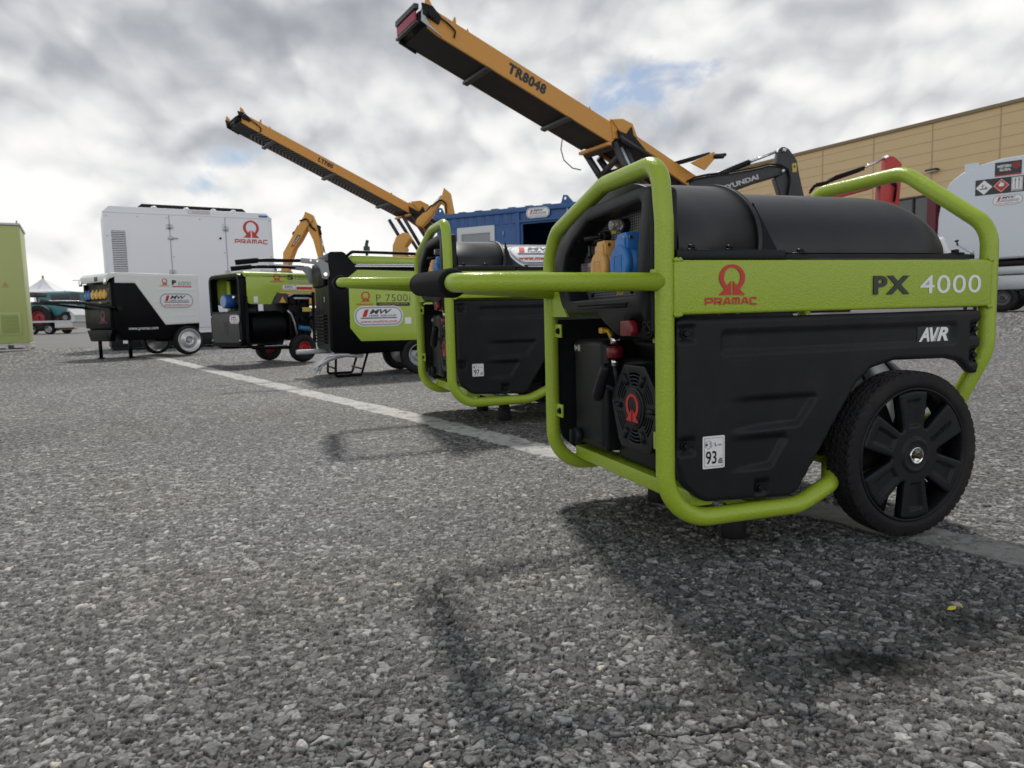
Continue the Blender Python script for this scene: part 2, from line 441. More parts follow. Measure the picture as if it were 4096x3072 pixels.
    def maker(s, box, M, h=0.0, w=0.2):
        """the maker's word in squared stroke letters"""
        G = {'P': [[(0, 0), (0, 1), (.9, 1), (1, .9), (1, .48), (.9, .40), (.2, .40)]],
             'R': [[(0, 0), (0, 1), (.9, 1), (1, .9), (1, .48), (.9, .40), (.2, .40)], [(.55, .40), (1, 0)]],
             'A': [[(0, 0), (.38, 1), (.72, 1), (1.0, 0)], [(.15, .33), (.88, .33)]],
             'M': [[(0, 0), (0, 1), (.9, 1), (1, .9), (1, 0)], [(.5, 1), (.5, 0)]],
             'C': [[(1, 1), (.1, 1), (0, .9), (0, .1), (.1, 0), (1, 0)]]}
        x0, y0, x1, y1 = box; n = 6; adv = (x1 - x0) / (n - 0.28); cw = adv * 0.70; H = (y1 - y0); lw = min(cw, H) * 0.26
        for i, ch in enumerate('PRAMAC'):
            for st in G[ch]:
                s.stroke([(x0 + i * adv + p[0] * cw, y0 + lw / 2 + p[1] * (H - lw)) for p in st], lw, M, h)
        return s
    def build_each(s, name, parent=None):
        """one object for every connected piece"""
        bm = s.bm; seen = set(); out = []
        for v in bm.verts:
            if v in seen: continue
            st = [v]; comp = []; seen.add(v)
            while st:
                a = st.pop(); comp.append(a)
                for e in a.link_edges:
                    o = e.other_vert(a)
                    if o not in seen: seen.add(o); st.append(o)
            b = B(); b.mats = list(s.mats); mp = {a: b.bm.verts.new(a.co) for a in comp}
            for f in {f for a in comp for f in a.link_faces}:
                g = b.bm.faces.new([mp[a] for a in f.verts]); g.material_index = f.material_index; g.smooth = f.smooth
            out.append(b.build(name, parent))
        bm.free(); return out
    def build(s, name, parent=None, label=None, bevel=None, weld=0.0, wn=False):
        if weld: bmesh.ops.remove_doubles(s.bm, verts=s.bm.verts[:], dist=weld)
        me = bpy.data.meshes.new(name); s.bm.to_mesh(me); s.bm.free()
        for m in s.mats: me.materials.append(m)
        o = bpy.data.objects.new(name, me); COL.objects.link(o)
        if parent is not None: o.parent = parent
        if label: o['label'] = label
        if bevel:
            md = o.modifiers.new('bevel', 'BEVEL'); md.width = bevel; md.segments = 2; md.limit_method = 'ANGLE'; md.angle_limit = R(40)
        return o

def rounded(x0, y0, x1, y1, r, n=5):
    out = []
    for cx, cy, a0 in ((x1 - r, y1 - r, 0), (x0 + r, y1 - r, 90), (x0 + r, y0 + r, 180), (x1 - r, y0 + r, 270)):
        for k in range(n + 1):
            a = R(a0 + 90 * k / n); out.append((cx + r * math.cos(a), cy + r * math.sin(a)))
    return out
def smooth_poly(pts, rad, seg=4):
    n = len(pts); ext = [(*pts[-1], 0)] + [(*p, 0) for p in pts] + [(*pts[0], 0), (*pts[1], 0)]
    rr = rad if hasattr(rad, '__len__') else [rad] * n
    out = []
    for i in range(n):
        tri = [(*pts[i - 1], 0), (*pts[i], 0), (*pts[(i + 1) % n], 0)]
        f = fillet(tri, [0, rr[i], 0], seg)[1:-1]
        out += [(p.x, p.y) for p in f]
    return out

def seg_dist(P, poly):
    """unsigned distance from points P (n,2) to closed polygon, and inside mask"""
    poly = np.asarray(poly, float); d = np.full(len(P), 1e9); ins = np.zeros(len(P), bool)
    for i in range(len(poly)):
        a, b = poly[i - 1], poly[i]; ab = b - a; t = np.clip(((P - a) @ ab) / max(ab @ ab, 1e-18), 0, 1)
        d = np.minimum(d, np.hypot(*(P - a - t[:, None] * ab).T))
        c = (b[1] > P[:, 1]) != (a[1] > P[:, 1])
        with np.errstate(divide='ignore', invalid='ignore'):
            xx = (a[0] - b[0]) * (P[:, 1] - b[1]) / (a[1] - b[1]) + b[0]
        ins ^= c & (P[:, 0] < xx)
    return d, ins
def sstep(x, a, b):
    t = np.clip((x - a) / (b - a), 0, 1); return t * t * (3 - 2 * t)

def relief(b, outline, fn, sp, place, thick, edge=0.004):
    """a moulded panel: outline filled with a fine net, pushed in by fn(P) metres, rounded at its rim.
    place(x, y, h) gives the 3D point, h is measured outwards."""
    o = np.asarray(outline, float); pts = []
    for i in range(len(o)):
        a, c = o[i - 1], o[i]; n = max(1, int(np.hypot(*(c - a)) / sp)); pts += [a + (c - a) * k / n for k in range(1, n + 1)]
    nb = len(pts)
    rings = []
    xs = np.arange(o[:, 0].min(), o[:, 0].max(), sp); ys = np.arange(o[:, 1].min(), o[:, 1].max(), sp)
    gx, gy = np.meshgrid(xs, ys); gx[1::2] += sp / 2; G = np.stack([gx.ravel(), gy.ravel()], 1)
    d, ins = seg_dist(G, o); G = G[ins & (d > sp * 0.5)]
    allp = [Vector(p) for p in pts] + [Vector(p) for p in G]
    ov, oe, of, _, _, _ = delaunay_2d_cdt(allp, [(i, (i + 1) % nb) for i in range(nb)], [], 1, 1e-7)
    P = np.array([(v.x, v.y) for v in ov]); d, _ = seg_dist(P, o)
    h = -fn(P)
    e = np.clip(d / edge, 0, 1); h = h - edge * (1 - np.sqrt(np.clip(1 - (1 - e) ** 2, 0, 1)))
    vs = [b.bm.verts.new(place(P[i, 0], P[i, 1], h[i])) for i in range(len(P))]
    for f in of: b.face([vs[i] for i in f], True)
    # side wall
    rim = [b.bm.verts.new(place(p[0], p[1], -edge)) for p in pts]; back = [b.bm.verts.new(place(p[0], p[1], -thick)) for p in pts]
    for i in range(nb): b.face([rim[i - 1], rim[i], back[i], back[i - 1]], True)
    b.face(back)
    return b

def sticker_mw(b, box, M, h=0.0, small=False, url=True):
    """white lozenge sticker with blue-grey outline, red bar and navy italic letters"""
    x0, y0, x1, y1 = box; H = y1 - y0; W = x1 - x0; d = 0.0006 if H < 0.5 else 0.002
    b.use(WHITE).poly(rounded(x0, y0, x1, y1, H * 0.48, 8), M, h)
    g = H * 0.045
    b.use(GREYB).poly(rounded(x0 + g, y0 + g, x1 - g, y1 - g, H * 0.44, 8), M, h + d)
    g = H * 0.115
    b.use(WHITE).poly(rounded(x0 + g, y0 + g, x1 - g, y1 - g, H * 0.37, 8), M, h + 2 * d)
    X = lambda t: x0 + W * t
    Y = lambda t: y0 + H * t
    hh = h + 3 * d
    b.use(RED).poly([(X(.165), Y(.47)), (X(.245), Y(.47)), (X(.30), Y(.83)), (X(.22), Y(.83))], M, hh)
    b.use(NAVY).text('MW', (X(.31), Y(.60), X(.77), Y(.83)), M, hh, bold=0.03, shear=0.35)
    b.text('HIRE GROUP', (X(.29), Y(.47), X(.86), Y(.56)), M, hh, shear=0.3, bold=0.02)
    b.poly([(X(.13), Y(.38)), (X(.86), Y(.38)), (X(.87), Y(.43)), (X(.14), Y(.43))], M, hh)
    b.use(RED).text('www.mwhire.com', (X(.13), Y(.17), X(.87), Y(.31)), M, hh, bold=0.015, shear=0.3)
    return b
# ------------------------------------------------------------------ wheeled open-frame generator
GTH = 0.3169
def hexbolt(name, p, axis, r, parent, m=BLACKM, washer=True):
    b = B(m); p = Vector(p); a = Vector(axis).normalized()
    if washer: b.cyl(p, p + a * r * 0.35, r * 1.5, seg=20, bev=r * 0.1)
    b.tube([p + a * r * 0.3, p + a * r * 1.15, p + a * r * 1.3], [r, r, r * 0.8], 0, 6)
    b.cyl(p + a * r * 1.25, p + a * r * 1.32, r * 0.62, seg=16)
    return b.build(name, parent)

def wheel_parts(parent, c, Rw=0.1345, wid=0.052, out=-1, logo=True):
    """tyre with herringbone tread, six-spoke rim, hub cap; axis along y, outer side towards out*y"""
    cx, cy, cz = c
    y_out = cy + out * wid / 2
    w = B(RUBBER)
    na = 288; prof = []
    # profile from the outer bead, round the sidewall, across the tread to the inner bead
    h = wid / 2
    P2 = [(0.806, -h * 0.80), (0.83, -h * 0.97), (0.87, -h * 1.0), (0.90, -h * 0.98), (0.93, -h * 0.96), (0.957, -h * 0.90), (0.967, -h * 0.86)]
    ntr = 30
    for k in range(ntr + 1):
        t = -0.86 + 1.72 * k / ntr; P2.append((0.985 - 0.018 * abs(t) ** 3, h * t))
    P2 += [(0.967, h * 0.86), (0.957, h * 0.90), (0.93, h * 0.96), (0.87, h), (0.83, h * 0.97), (0.806, h * 0.8)]
    rings = []
    for j in range(na):
        a = 2 * PI * j / na; ring = []
        for k, (rr, yy) in enumerate(P2):
            r = rr * Rw
            if 5 <= k <= len(P2) - 6:
                t = yy / h
                band = int((t + 1) * 2.5); ph = a / (2 * PI) * 54 + (0.5 if band % 2 else 0) + (0.55 * (t * 2.5 % 1) if band % 2 else -0.55 * (t * 2.5 % 1))
                fr = ph % 1.0; g1 = min(fr, 1 - fr) < 0.13; g2 = abs(((t + 1) * 2.5) % 1.0 - 0.0) < 0.14
                if not (g1 or g2): r += 0.0028
            ring.append(w.bm.verts.new((cx + r * math.cos(a), cy - out * yy, cz + r * math.sin(a))))
        rings.append(ring)
    for i in range(na):
        a, b2 = rings[i], rings[(i + 1) % na]
        for k in range(len(P2) - 1):
            tread = 5 <= k <= len(P2) - 7
            w.face([a[k], a[k + 1], b2[k + 1], b2[k]], not tread)
    tyre = w.build('tyre', parent)
    rim = B(BLACK)
    ri = 0.815 * Rw
    o = out
    # barrel: from the lip into the wheel
    rim.lathe([(ri, o * h * 0.78), (ri * 0.985, o * h * 0.95), (ri * 0.965, o * h * 0.95), (ri * 0.95, o * h * 0.70), (ri * 0.93, -o * h * 0.85), (ri, -o * h * 0.85)], (cx, cy, cz), 'y', 96)
    # star of six spokes, one moulded face
    pts = []
    a0 = 93
    for k in range(6):
        ac = R(a0 - 60 * k); wi = 0.0205; wo = 0.0290; r0 = 0.042; r1 = ri * 0.955
        ux, uz = math.cos(ac), math.sin(ac); vx, vz = -uz, ux
        pts += [(ux * r0 + vx * wi, uz * r0 + vz * wi), (ux * r1 * 0.975 + vx * wo, uz * r1 * 0.975 + vz * wo), (ux * r1, uz * r1),
                (ux * r1 * 0.975 - vx * wo, uz * r1 * 0.975 - vz * wo), (ux * r0 - vx * wi, uz * r0 - vz * wi)]
    pts = smooth_poly(pts, [0.006, 0.003, 0.0, 0.003, 0.006] * 6, 3)
    pockets = []
    for k in range(6):
        if logo and k == 1: continue
        ac = R(a0 - 60 * k); ux, uz = math.cos(ac), math.sin(ac); vx, vz = -uz, ux
        q = [(0.046, 0.0105), (0.090, 0.0150), (0.090, -0.0130), (0.046, -0.0105)]
        pockets.append([(ux * a_ + vx * b_, uz * a_ + vz * b_) for a_, b_ in q])
    def fn(P):
        d = np.zeros(len(P)); r = np.hypot(P[:, 0], P[:, 1])
        for pk in pockets:
            dd, ins = seg_dist(P, pk); d += np.where(ins, 0.0045 * sstep(dd, 0, 0.0022), 0)
        d -= 0.003 * (1 - sstep(r, 0.027, 0.0285)) - 0.0015 * (1 - sstep(r, 0.021, 0.022))
        d += 0.006 * sstep(r, 0.045, 0.1)* 0 + 0.004 * sstep(r, ri * 0.93, ri * 0.955)
        return d
    ys = cy + out * (h * 0.98)
    relief(rim, pts, fn, 0.0022, lambda x, z, hh: Vector((cx + x, ys + out * hh, cz + z)), 0.016, 0.0025)
    # the inner face of the wheel carries a second, turned star
    p2 = [(math.cos(R(30)) * p[0] - math.sin(R(30)) * p[1], math.sin(R(30)) * p[0] + math.cos(R(30)) * p[1]) for p in pts]
    rim.prism([(cx + p[0] * 1.02, cz + p[1] * 1.02) for p in p2], cy - out * h * 0.55, cy - out * h * 0.75, 'xz')
    rim.lathe([(0.030, -out * h * 0.9), (0.030, out * h * 0.6)], (cx, cy, cz), 'y', 32)
    ro = rim.build('rim', parent)
    if logo:
        lt = B(BLACKM)
        ac = R(a0 - 60)
        Mx = Matrix.Translation((cx, ys - 0.0, cz)) @ Matrix.Rotation(-ac, 4, 'Y') @ M_SIDE(0, -0.0006, 0)
        lt.text('CHAMPION', (0.040, -0.0035, 0.088, 0.0045), Mx, 0.0, bold=0.0, depth=0.0008)
        # spoke lettering is only a low moulding in the same plastic
        lt.build('lettering', ro)
    cp = B(CHROME)
    cp.lathe([(0.0135, 0.0), (0.0135, out * 0.003), (0.0122, out * 0.004), (0.0112, out * 0.002), (0.0045, out * 0.0015)], (cx, ys + out * 0.0005, cz), 'y', 40)
    cp.build('hub_cap', ro)
    bx = B(mat('bronzed_bolt', (0.10, 0.07, 0.04), 0.4, metal=0.8))
    bx.cyl((cx, ys, cz), (cx, ys + out * 0.011, cz), 0.0048, seg=20, bev=0.001); bx.build('axle_end', ro)
    return tyre, ro

def socket(parent, w, z, u0, u1, m, r, name='socket'):
    b = B(m)
    # body barrel, lid disc, hinge block
    b.cyl((u1, w, z), (u0 + 0.010, w, z), r * 0.92, seg=40)
    b.cyl((u0 + 0.012, w, z), (u0, w, z), r, seg=48, bev=0.002)
    b.prism([(w - r * 0.62, z + r * 0.55), (w + r * 0.80, z + r * 0.55), (w + r * 0.66, z + r * 1.30), (w + r * 0.5, z + r * 1.62), (w - r * 0.5, z + r * 1.62), (w - r * 0.62, z + r * 1.3)],
            u0 + 0.007, u1, 'yz', bev=0.0022)
    b.prism([(w - r * 0.62, z + r * 0.2), (w + r * 0.60, z + r * 0.2), (w + r * 0.50, z + r * 1.35), (w - r * 0.5, z + r * 1.35)], u0 + 0.003, u0 + 0.012, 'yz', bev=0.002)
    s = b.build(name, parent)
    f = B(m)
    k = r * 0.44
    f.prism([(w - k, z - k), (w + k, z - k), (w + k, z + k), (w - k, z + k)], u0 - 0.0009, u0 + 0.0005, 'yz', holes=[[(w - k * 0.9, z - k * 0.9), (w + k * 0.9, z - k * 0.9), (w + k * 0.9, z + k * 0.9), (w - k * 0.9, z + k * 0.9)]])
    for i in range(5):
        f.box((u0 - 0.0006, w - k * 0.7, z - k * 0.66 + i * k * 0.3), (u0 + 0.0004, w + k * (0.7 if i % 2 else 0.45), z - k * 0.58 + i * k * 0.3))
    f.build('lid_marking', s)
    h = B(BRASS); h.cyl((u0 + 0.014, w - r * 0.66, z + r * 1.35), (u0 + 0.014, w - r * 0.60, z + r * 1.35), r * 0.11, seg=16, bev=0.0004)
    h.cyl((u0 + 0.005, w - r * 0.36, z + r * 1.30), (u0 + 0.009, w - r * 0.36, z + r * 1.30), r * 0.11, seg=16)
    h.build('hinge_pin', s)
    return s

def tank_section(u, front):
    """half width and height of the tank shell at u"""
    if front: return 0.203, 0.128
    hw, b = 0.197, 0.117
    if u > 0.49:
        t = min(1.0, (u - 0.49) / 0.108); k = math.sqrt(max(0.0, 1 - t ** 2.2)); return hw * (0.62 + 0.38 * k), b * (0.12 + 0.88 * k)
    return hw, b

def make_generator(loc, s, noise_db, label, second=False):
    tk_ = 0.70 if second else 1.0
    g = thing('portable_generator', loc, GTH, label, 'generator', 'green framed generators on wheels', s)
    W = 0.4403; rt = 0.0137
    # --- tube frame
    b = B(GREEN)
    b.tube([(0.47, .09, 0.150), (0.345, .055, 0.120), (0.300, 0.004, 0.1005), (0.235, 0, 0.0737), (0, 0, 0.0737), (0, 0, 0.505), (0, 0.012, 0.5880), (0, 0.19, 0.5880), (0, 0.405, 0.5350), (0, W, 0.485),
            (0, W, 0.0737), (0.235, W, 0.0737), (0.300, W - .004, 0.1005), (0.345, W - .055, 0.120), (0.47, W - .09, 0.150)],
           rt, [0, .04, .03, .09, .072, .10, .038, .07, .06, .07, .072, .09, .03, .04, 0], seg=24, bseg=10)
    b.tube([(0.47, .09, 0.150), (0.540, 0.075, 0.155), (0.585, 0.03, 0.200), (0.617, 0, 0.300), (0.617, 0, 0.505), (0.617, 0.175, 0.6270), (0.617, W - 0.03, 0.6270), (0.617, W, 0.540), (0.617, W, 0.300), (0.585, W - .03, 0.200), (0.540, W - .075, 0.155), (0.47, W - .09, 0.150)],
           rt, [0, .03, .05, .09, .06, .075, .05, .05, .09, .05, .03, 0], seg=24, bseg=10)
    fr = b.build('tube_frame', g)
    # --- rails
    for y, nm in ((0.0, 'side_rail'), (W, 'side_rail')):
        r = B(GREEN)
        sg = -1 if y == 0 else 1
        r.box((0.008, y - 0.0142, 0.3739), (0.609, y + 0.012, 0.4504), 0.0045, seg=3)
        ro = r.build('side_rail', g)
        # weld beads
        wb = B(GREEN)
        for zz in (0.3739, 0.4504):
            wb.tube([(0.010 + 0.002 * k, y - 0.012 * (1 if y == 0 else -1), zz + 0.0015 * math.sin(k * 2.1)) for k in range(-1, 6)], 0.0032, 0, 8)
            wb.tube([(0.600 + 0.002 * k, y - 0.012 * (1 if y == 0 else -1), zz + 0.0015 * math.sin(k * 2.3)) for k in range(0, 6)], 0.0032, 0, 8)
        wb.build_each('weld', ro)
        if y == 0:
            Mm = M_SIDE(0, -0.0142, 0)
            l = B(RED); l.logo((0.0795, 0.4005, 0.1235, 0.4440), Mm, 0.0003, 0.0012); l.maker((0.0578, 0.3855, 0.1440, 0.3970), Mm, 0.0009)
            l.build('badge', ro)
            if not second:
                l = B(INK); l.text('PX', (0.3580, 0.3965, 0.4300, 0.4255), Mm, 0.0004, bold=0.035, depth=0.0016, space=1.15)
                l.build_each('model_letter', ro)
                l = B(WHITE); l.text('4000', (0.4530, 0.3965, 0.5830, 0.4258), Mm, 0.0006, bold=0.004, space=1.06)
                l.build('model_number', ro)
    # --- cross members
    c = B(GREEN)
    c.box((0.045, 0.008, 0.088), (0.085, W - 0.008, 0.112), 0.002)
    c.box((0.185 - .02, 0.008, 0.060), (0.185 + .02, W - 0.008, 0.078), 0.002)
    c.box((0.40, 0.008, 0.098), (0.435, W - 0.008, 0.112), 0.002)
    for (w_, z_) in ((W - 0.030, 0.346), (W - 0.030, 0.188), (0.018, 0.346), (0.018, 0.188)):
        c.box((0.002, w_ - 0.014, z_ - 0.013), (0.006, w_ + 0.020, z_ + 0.013), 0.001)
    c.prism([(W - 0.012, 0.3735), (W - 0.090, 0.3735), (W - 0.060, 0.405), (W - 0.040, 0.43), (W - 0.012, 0.43)], -0.003, 0.001, 'yz')
    c.build_each('cross_member', g)
    for (w_, z_) in ((W - 0.034, 0.346), (W - 0.034, 0.188)):
        hexbolt('bolt', (0.002, w_, z_), (-1, 0, 0), 0.0045, g)
    # --- feet
    for y in (0.096, W - 0.096):
        f = B(RUBBER); f.lathe([(0.0, 0.0), (0.019, 0.0), (0.0208, 0.003), (0.0200, 0.036), (0.0165, 0.040), (0.0160, 0.062), (0, 0.062)], (0.185, y, 0.001), 'z', 32)
        f.build('rubber_foot', g)
    # --- moulded side panels
    out = [(.0150, .3676), (.5840, .3690), (.5925, .3600), (.5920, .3530), (.5845, .3440), (.5845, .3290), (.5905, .3200), (.5905, .3080), (.5830, .3000), (.5830, .2870), (.5890, .2800),
           (.5870, .2628), (.5730, .2632), (.5472, .2845), (.5200, .2905), (.4098, .2923), (.3635, .2819), (.3322, .2580), (.2249, .0994), (.2104, .0915), (.0562, .0990), (.0214, .1274), (.0150, .1600)]
    rad = [.006, .006, .004, .005, .005, .005, .005, .005, .005, .005, .003, .004, .008, .02, .02, .02, .03, .03, .01, .01, .04, .03, .02]
    outline = smooth_poly(out, rad, 4)
    pock = [(.0297, .3470), (.0292, .1844), (.157, .1105), (.5790, .3370), (.5785, .2930)]
    g1 = rounded(.0845, .3140, .5370, .3495, .006, 3)
    e2 = [(.08, .2505), (.2530, .2505), (.2590, .2420), (.2250, .2005), (.08, .1965)]
    e3 = [(.08, .1925), (.1980, .1925), (.2040, .1830), (.1760, .1410), (.08, .1360)]
    def fn(P):
        d = np.zeros(len(P))
        for x, z in pock:
            k = np.maximum(np.abs(P[:, 0] - x), np.abs(P[:, 1] - z)); d = np.maximum(d, 0.0070 * (1 - sstep(k, 0.0095, 0.0135)))
        dd, ins = seg_dist(P, g1); d = np.maximum(d, np.where(ins, 0.0038 * sstep(dd, 0, 0.0045), 0))
        for e in (e2, e3):
            dd, ins = seg_dist(P, e); d = np.maximum(d, np.where(ins, 0.0070 * sstep(dd, 0, 0.007) * sstep(P[:, 0], .09, .17), 0))
        return d
    for y, sg in ((-0.0125, -1), (W + 0.0125, 1)):
        p = B(BLACK)
        relief(p, outline, fn, 0.0034, lambda x, z, h: Vector((x, y + sg * h, z)), 0.012, 0.005)
        po = p.build('side_panel', g)
        for x, z in pock: hexbolt('bolt', (x, y + sg * -0.0065, z), (0, sg, 0), 0.0052, po)
        if sg < 0:
            Mm = M_SIDE(0, y, 0)
            if not second:
                a = B(INK); a.poly([(.4557, .3176), (.5235, .3176), (.5235, .3438), (.4557, .3438)], Mm, -0.0030)
                a.use(WHITE)
                a.text('A', (.4585, .3195, .4810, .3420), Mm, -0.0024, bold=0.04, shear=0.28)
                a.poly([(.4800, .3420), (.4862, .3420), (.4885, .3275), (.4960, .3420), (.4995, .3420), (.4895, .3195), (.4838, .3195)], Mm, -0.0024)
                for k in range(2): a.poly([(.4992 + k * .0022, .3420), (.5003 + k * .0022, .3420), (.4915 + k * .0022, .3195), (.4904 + k * .0022, .3195)], Mm, -0.0024)
                a.text('R', (.4965, .3195, .5205, .3420), Mm, -0.0024, bold=0.04, shear=0.28)
                a.build('voltage_label', po)
            x0, z0, x1, z1 = (.0539, .1490, .0912, .1970)
            if second: x0, x1, z0, z1 = 0.058, 0.092, 0.150, 0.186
            a = B(WHITE); a.poly(rounded(x0, z0, x1, z1, .002, 3), Mm, 0.0006); a.use(INK)
            ww, hh = x1 - x0, z1 - z0
            for q in ([(x0 + .003, z0 + .003), (x1 - .003, z0 + .003), (x1 - .003, z1 - .003), (x0 + .003, z1 - .003)],): a.stroke(q, .0004, Mm, 0.0012, True)
            hc = (x0 + ww * .26, z1 - hh * .26)
            a.stroke([(hc[0] + ww * .17 * math.cos(R(30 + 60 * k)), hc[1] + ww * .17 * math.sin(R(30 + 60 * k))) for k in range(6)], .0004, Mm, 0.0012, True)
            for rr in (.07, .11): a.stroke([(hc[0] + ww * rr * math.cos(R(k)), hc[1] + ww * rr * math.sin(R(k))) for k in range(-70, 71, 20)], .0004, Mm, 0.0012)
            a.poly([(hc[0] - ww * .13, hc[1] - .0008), (hc[0] - ww * .05, hc[1] - .0025), (hc[0] - ww * .05, hc[1] + .0025), (hc[0] - ww * .13, hc[1] + .0008)], Mm, 0.0012)
            a.text('L', (x0 + ww * .54, z1 - hh * .32, x0 + ww * .64, z1 - hh * .20), Mm, 0.0012, bold=.01)
            a.text('WA', (x0 + ww * .66, z1 - hh * .32, x0 + ww * .84, z1 - hh * .25), Mm, 0.0012)
            a.text(noise_db, (x0 + ww * .14, z0 + hh * .14, x0 + ww * .62, z0 + hh * .54), Mm, 0.0012, bold=.012)
            a.text('dB', (x0 + ww * .69, z0 + hh * .14, x0 + ww * .89, z0 + hh * .31), Mm, 0.0012, bold=.01)
            a.build('noise_label', po)
    # --- tank
    wc = 0.22; zb = 0.464
    def shell(us, front, name, grow=0.0, m=TANKM):
        t = B(m); rings = []; n = 56
        for u in us:
            hw, bb = tank_section(u, front); hw += grow; bb = bb * tk_ + grow
            ring = []
            for k in range(n + 1):
                a = PI * k / n; uu = u - (0.018 * (1 - math.sin(a)) if (front and u > 0.1) else 0); ring.append(t.bm.verts.new((uu, wc - hw * math.cos(a), zb + bb * math.sin(a))))
            rings.append(ring)
        for a, c_ in zip(rings, rings[1:]):
            for k in range(n): t.face([a[k], a[k + 1], c_[k + 1], c_[k]], True)
        t.face(rings[0][::-1]); t.face(rings[-1])
        return t
    us = [0.19 + 0.01 * k for k in range(31)] + [0.49 + 0.108 * (1 - (1 - k / 22) ** 2.0) for k in range(1, 23)]
    t = shell(us, False, 'fuel_tank'); tk = t.build('fuel_tank', g)
    f = B(BLACKM)
    f.prism(smooth_poly([(0.2005, -.006), (0.560, -.006), (0.600, 0.010), (0.600, W - .010), (0.560, W + .006), (0.2005, W + .006)], .012), 0.4535, 0.4600, 'xy'); f.build('tank_flange', tk)
    t = shell([0.034, 0.037, 0.186], True, 'front_cowl', 0.0)
    for ring_u in (0.186, 0.190):
        pass
    cw = t.build('front_cowl', g)
    t = shell([0.185, 0.186, 0.191, 0.192], True, 'cowl_lip', 0.0035); t.build('cowl_lip', cw)
    f = B(BLACKM)
    f.box((0.016, -0.008, 0.4512), (0.200, 0.040, 0.4655), 0.002)
    
    for yy, s_ in ((0.0, 1), (W, -1)):
        tri = [(.1720, yy + s_ * .014, .4650), (.1985, yy + s_ * .008, .4650), (.1870, yy + s_ * .052, .5430)]; tr2 = [(p[0], p[1] + s_ * .003, p[2]) for p in tri]
        A_ = [f.bm.verts.new(p) for p in tri]; B_ = [f.bm.verts.new(p) for p in tr2]; f.face(A_); f.face(B_[::-1])
        for k in range(3): f.face([A_[k - 1], A_[k], B_[k], B_[k - 1]])
    f.box((0.016, W - 0.040, 0.4512), (0.200, W + 0.008, 0.4655), 0.002)
    f.build_each('cowl_bracket', cw)
    for u, z in ((0.046, .4655), (0.110, .4655), (0.235, .4605), (0.545, .4605)):
        hb = hexbolt('bolt', (u, 0.003, z), (0, 0, 1), 0.0058, g)
        if u > 0.2:
            q = B(BLACKM); q.cyl((u, 0.005, z - 0.001), (u, 0.005, z + 0.002), 0.015, seg=28, bev=0.0006); q.build('washer', hb)
    # --- control housing
    outer = [(.0274, .3400), (.1272, .3436), (.1711, .3614), (.1962, .3774), (.3180, .3792), (.3555, .3923), (.3905, .4664), (.3878, .4834), (.3663, .5090), (.3107, .5356), (.2313, .5579), (.0527, .5604), (.0140, .5560), (.0140, .3500)]
    outer = smooth_poly(outer, [.004, .004, .006, .006, .01, .02, .02, .02, .03, .03, .02, .01, .01, .004], 3)
    inner = smooth_poly([(.3380, .4380), (.3438, .4590), (.3290, .4848), (.2965, .5080), (.2321, .5353), (.0496, .5406), (.0447, .5334), (.0578, .4698), (.0583, .4401), (.0660, .4054), (.3169, .4019)],
                        [.01, .01, .01, .012, .015, .004, .004, .01, .01, .005, .006], 3)
    h = B(BLACK); h.prism(outer, -0.012, 0.031, 'yz', bev=0.005, holes=[inner])
    ho = h.build('control_housing', g)
    sl = B(BLACKM); sl.tube([(-0.0115, .092, .3893), (-0.0115, .274, .3893)], 0.0030, 0, 8)
    sl.box((-0.0150, .088, .3930), (-0.0115, .280, .3950), 0.0008); sl.build('slot_moulding', ho)
    k = B(CARBON); k.prism([(.03, .392), (.372, .392), (.372, .548), (.03, .548)], 0.0285, 0.034, 'yz'); cp = k.build('control_panel', ho)
    uf = 0.0285
    socket(ho, 0.2000, .4540, -0.010, uf, TAN, 0.0275)
    socket(ho, 0.1200, .4555, -0.012, uf, SKYBLUE, 0.0290)
    q = B(BLACKM); q.cyl((uf, .165, .520), (uf - .012, .165, .520), .0115, seg=24, bev=.001); q.build('lamp_base', ho)
    q = B(GLASS); q.cyl((uf - .012, .165, .520), (uf - .030, .165, .520), .0085, seg=24, bev=.001); q.build('warning_lamp', ho)
    q = B(BLACKM); q.cyl((uf, .232, .510), (uf - .012, .232, .510), .0085, seg=20, bev=.001); q.tube([(uf - .012, .232, .510), (uf - .022, .245, .5090), (uf - .03, .262, .5085)], [.0035, .0042, .0050], 0, 12)
    q.build('toggle_switch', ho)
    q = B(BLACKM); q.box((uf - .008, .235, .478), (uf, .305, .503), .002)
    q.use(mat('meter_grey', (.16, .17, .18), .4)); Mm = M_END(uf - .0085, 0, 0)
    q.text('8888', (-.286, .4845, -.246, .4975), Mm, 0.0, bold=-.02); q.poly([(-.300, .482), (-.294, .482), (-.294, .500), (-.300, .500)], Mm)
    q.build('volt_meter', ho)
    q = B(YELT)
    for (y0, z0, y1, z1) in ((-.285, .515, -.268, .530), (-.222, .512, -.205, .527), (-.205, .4095, -.180, .4205), (-.13, .4115, -.10, .4215), (-.20, .492, -.185, .500)): q.poly([(y0, z0), (y1, z0), (y1, z1), (y0, z1)], M_END(uf - .0006, 0, 0))
    q.use(INK); q.text('115V', (-.2035, .411, -.1815, .419), M_END(uf - .0012, 0, 0)); q.stroke([(-.2765 + .0045 * math.cos(R(a)), .5225 + .0045 * math.sin(R(a))) for a in range(-220, 41, 30)], .0009, M_END(uf - .0012, 0, 0))
    q.build('socket_tag', ho)
    q = B(GLASS); q.box((uf - .016, .255, .443), (uf, .318, .470), .002); q.use(REDD); q.box((uf - .010, .270, .448), (uf - .001, .300, .466), .001); q.build('breaker', ho)
    for (w_, z_) in ((.060, .532), (.216, .528), (.300, .4115), (.150, .4125)): hexbolt('bolt', (uf, w_, z_), (-1, 0, 0), .0028, ho)
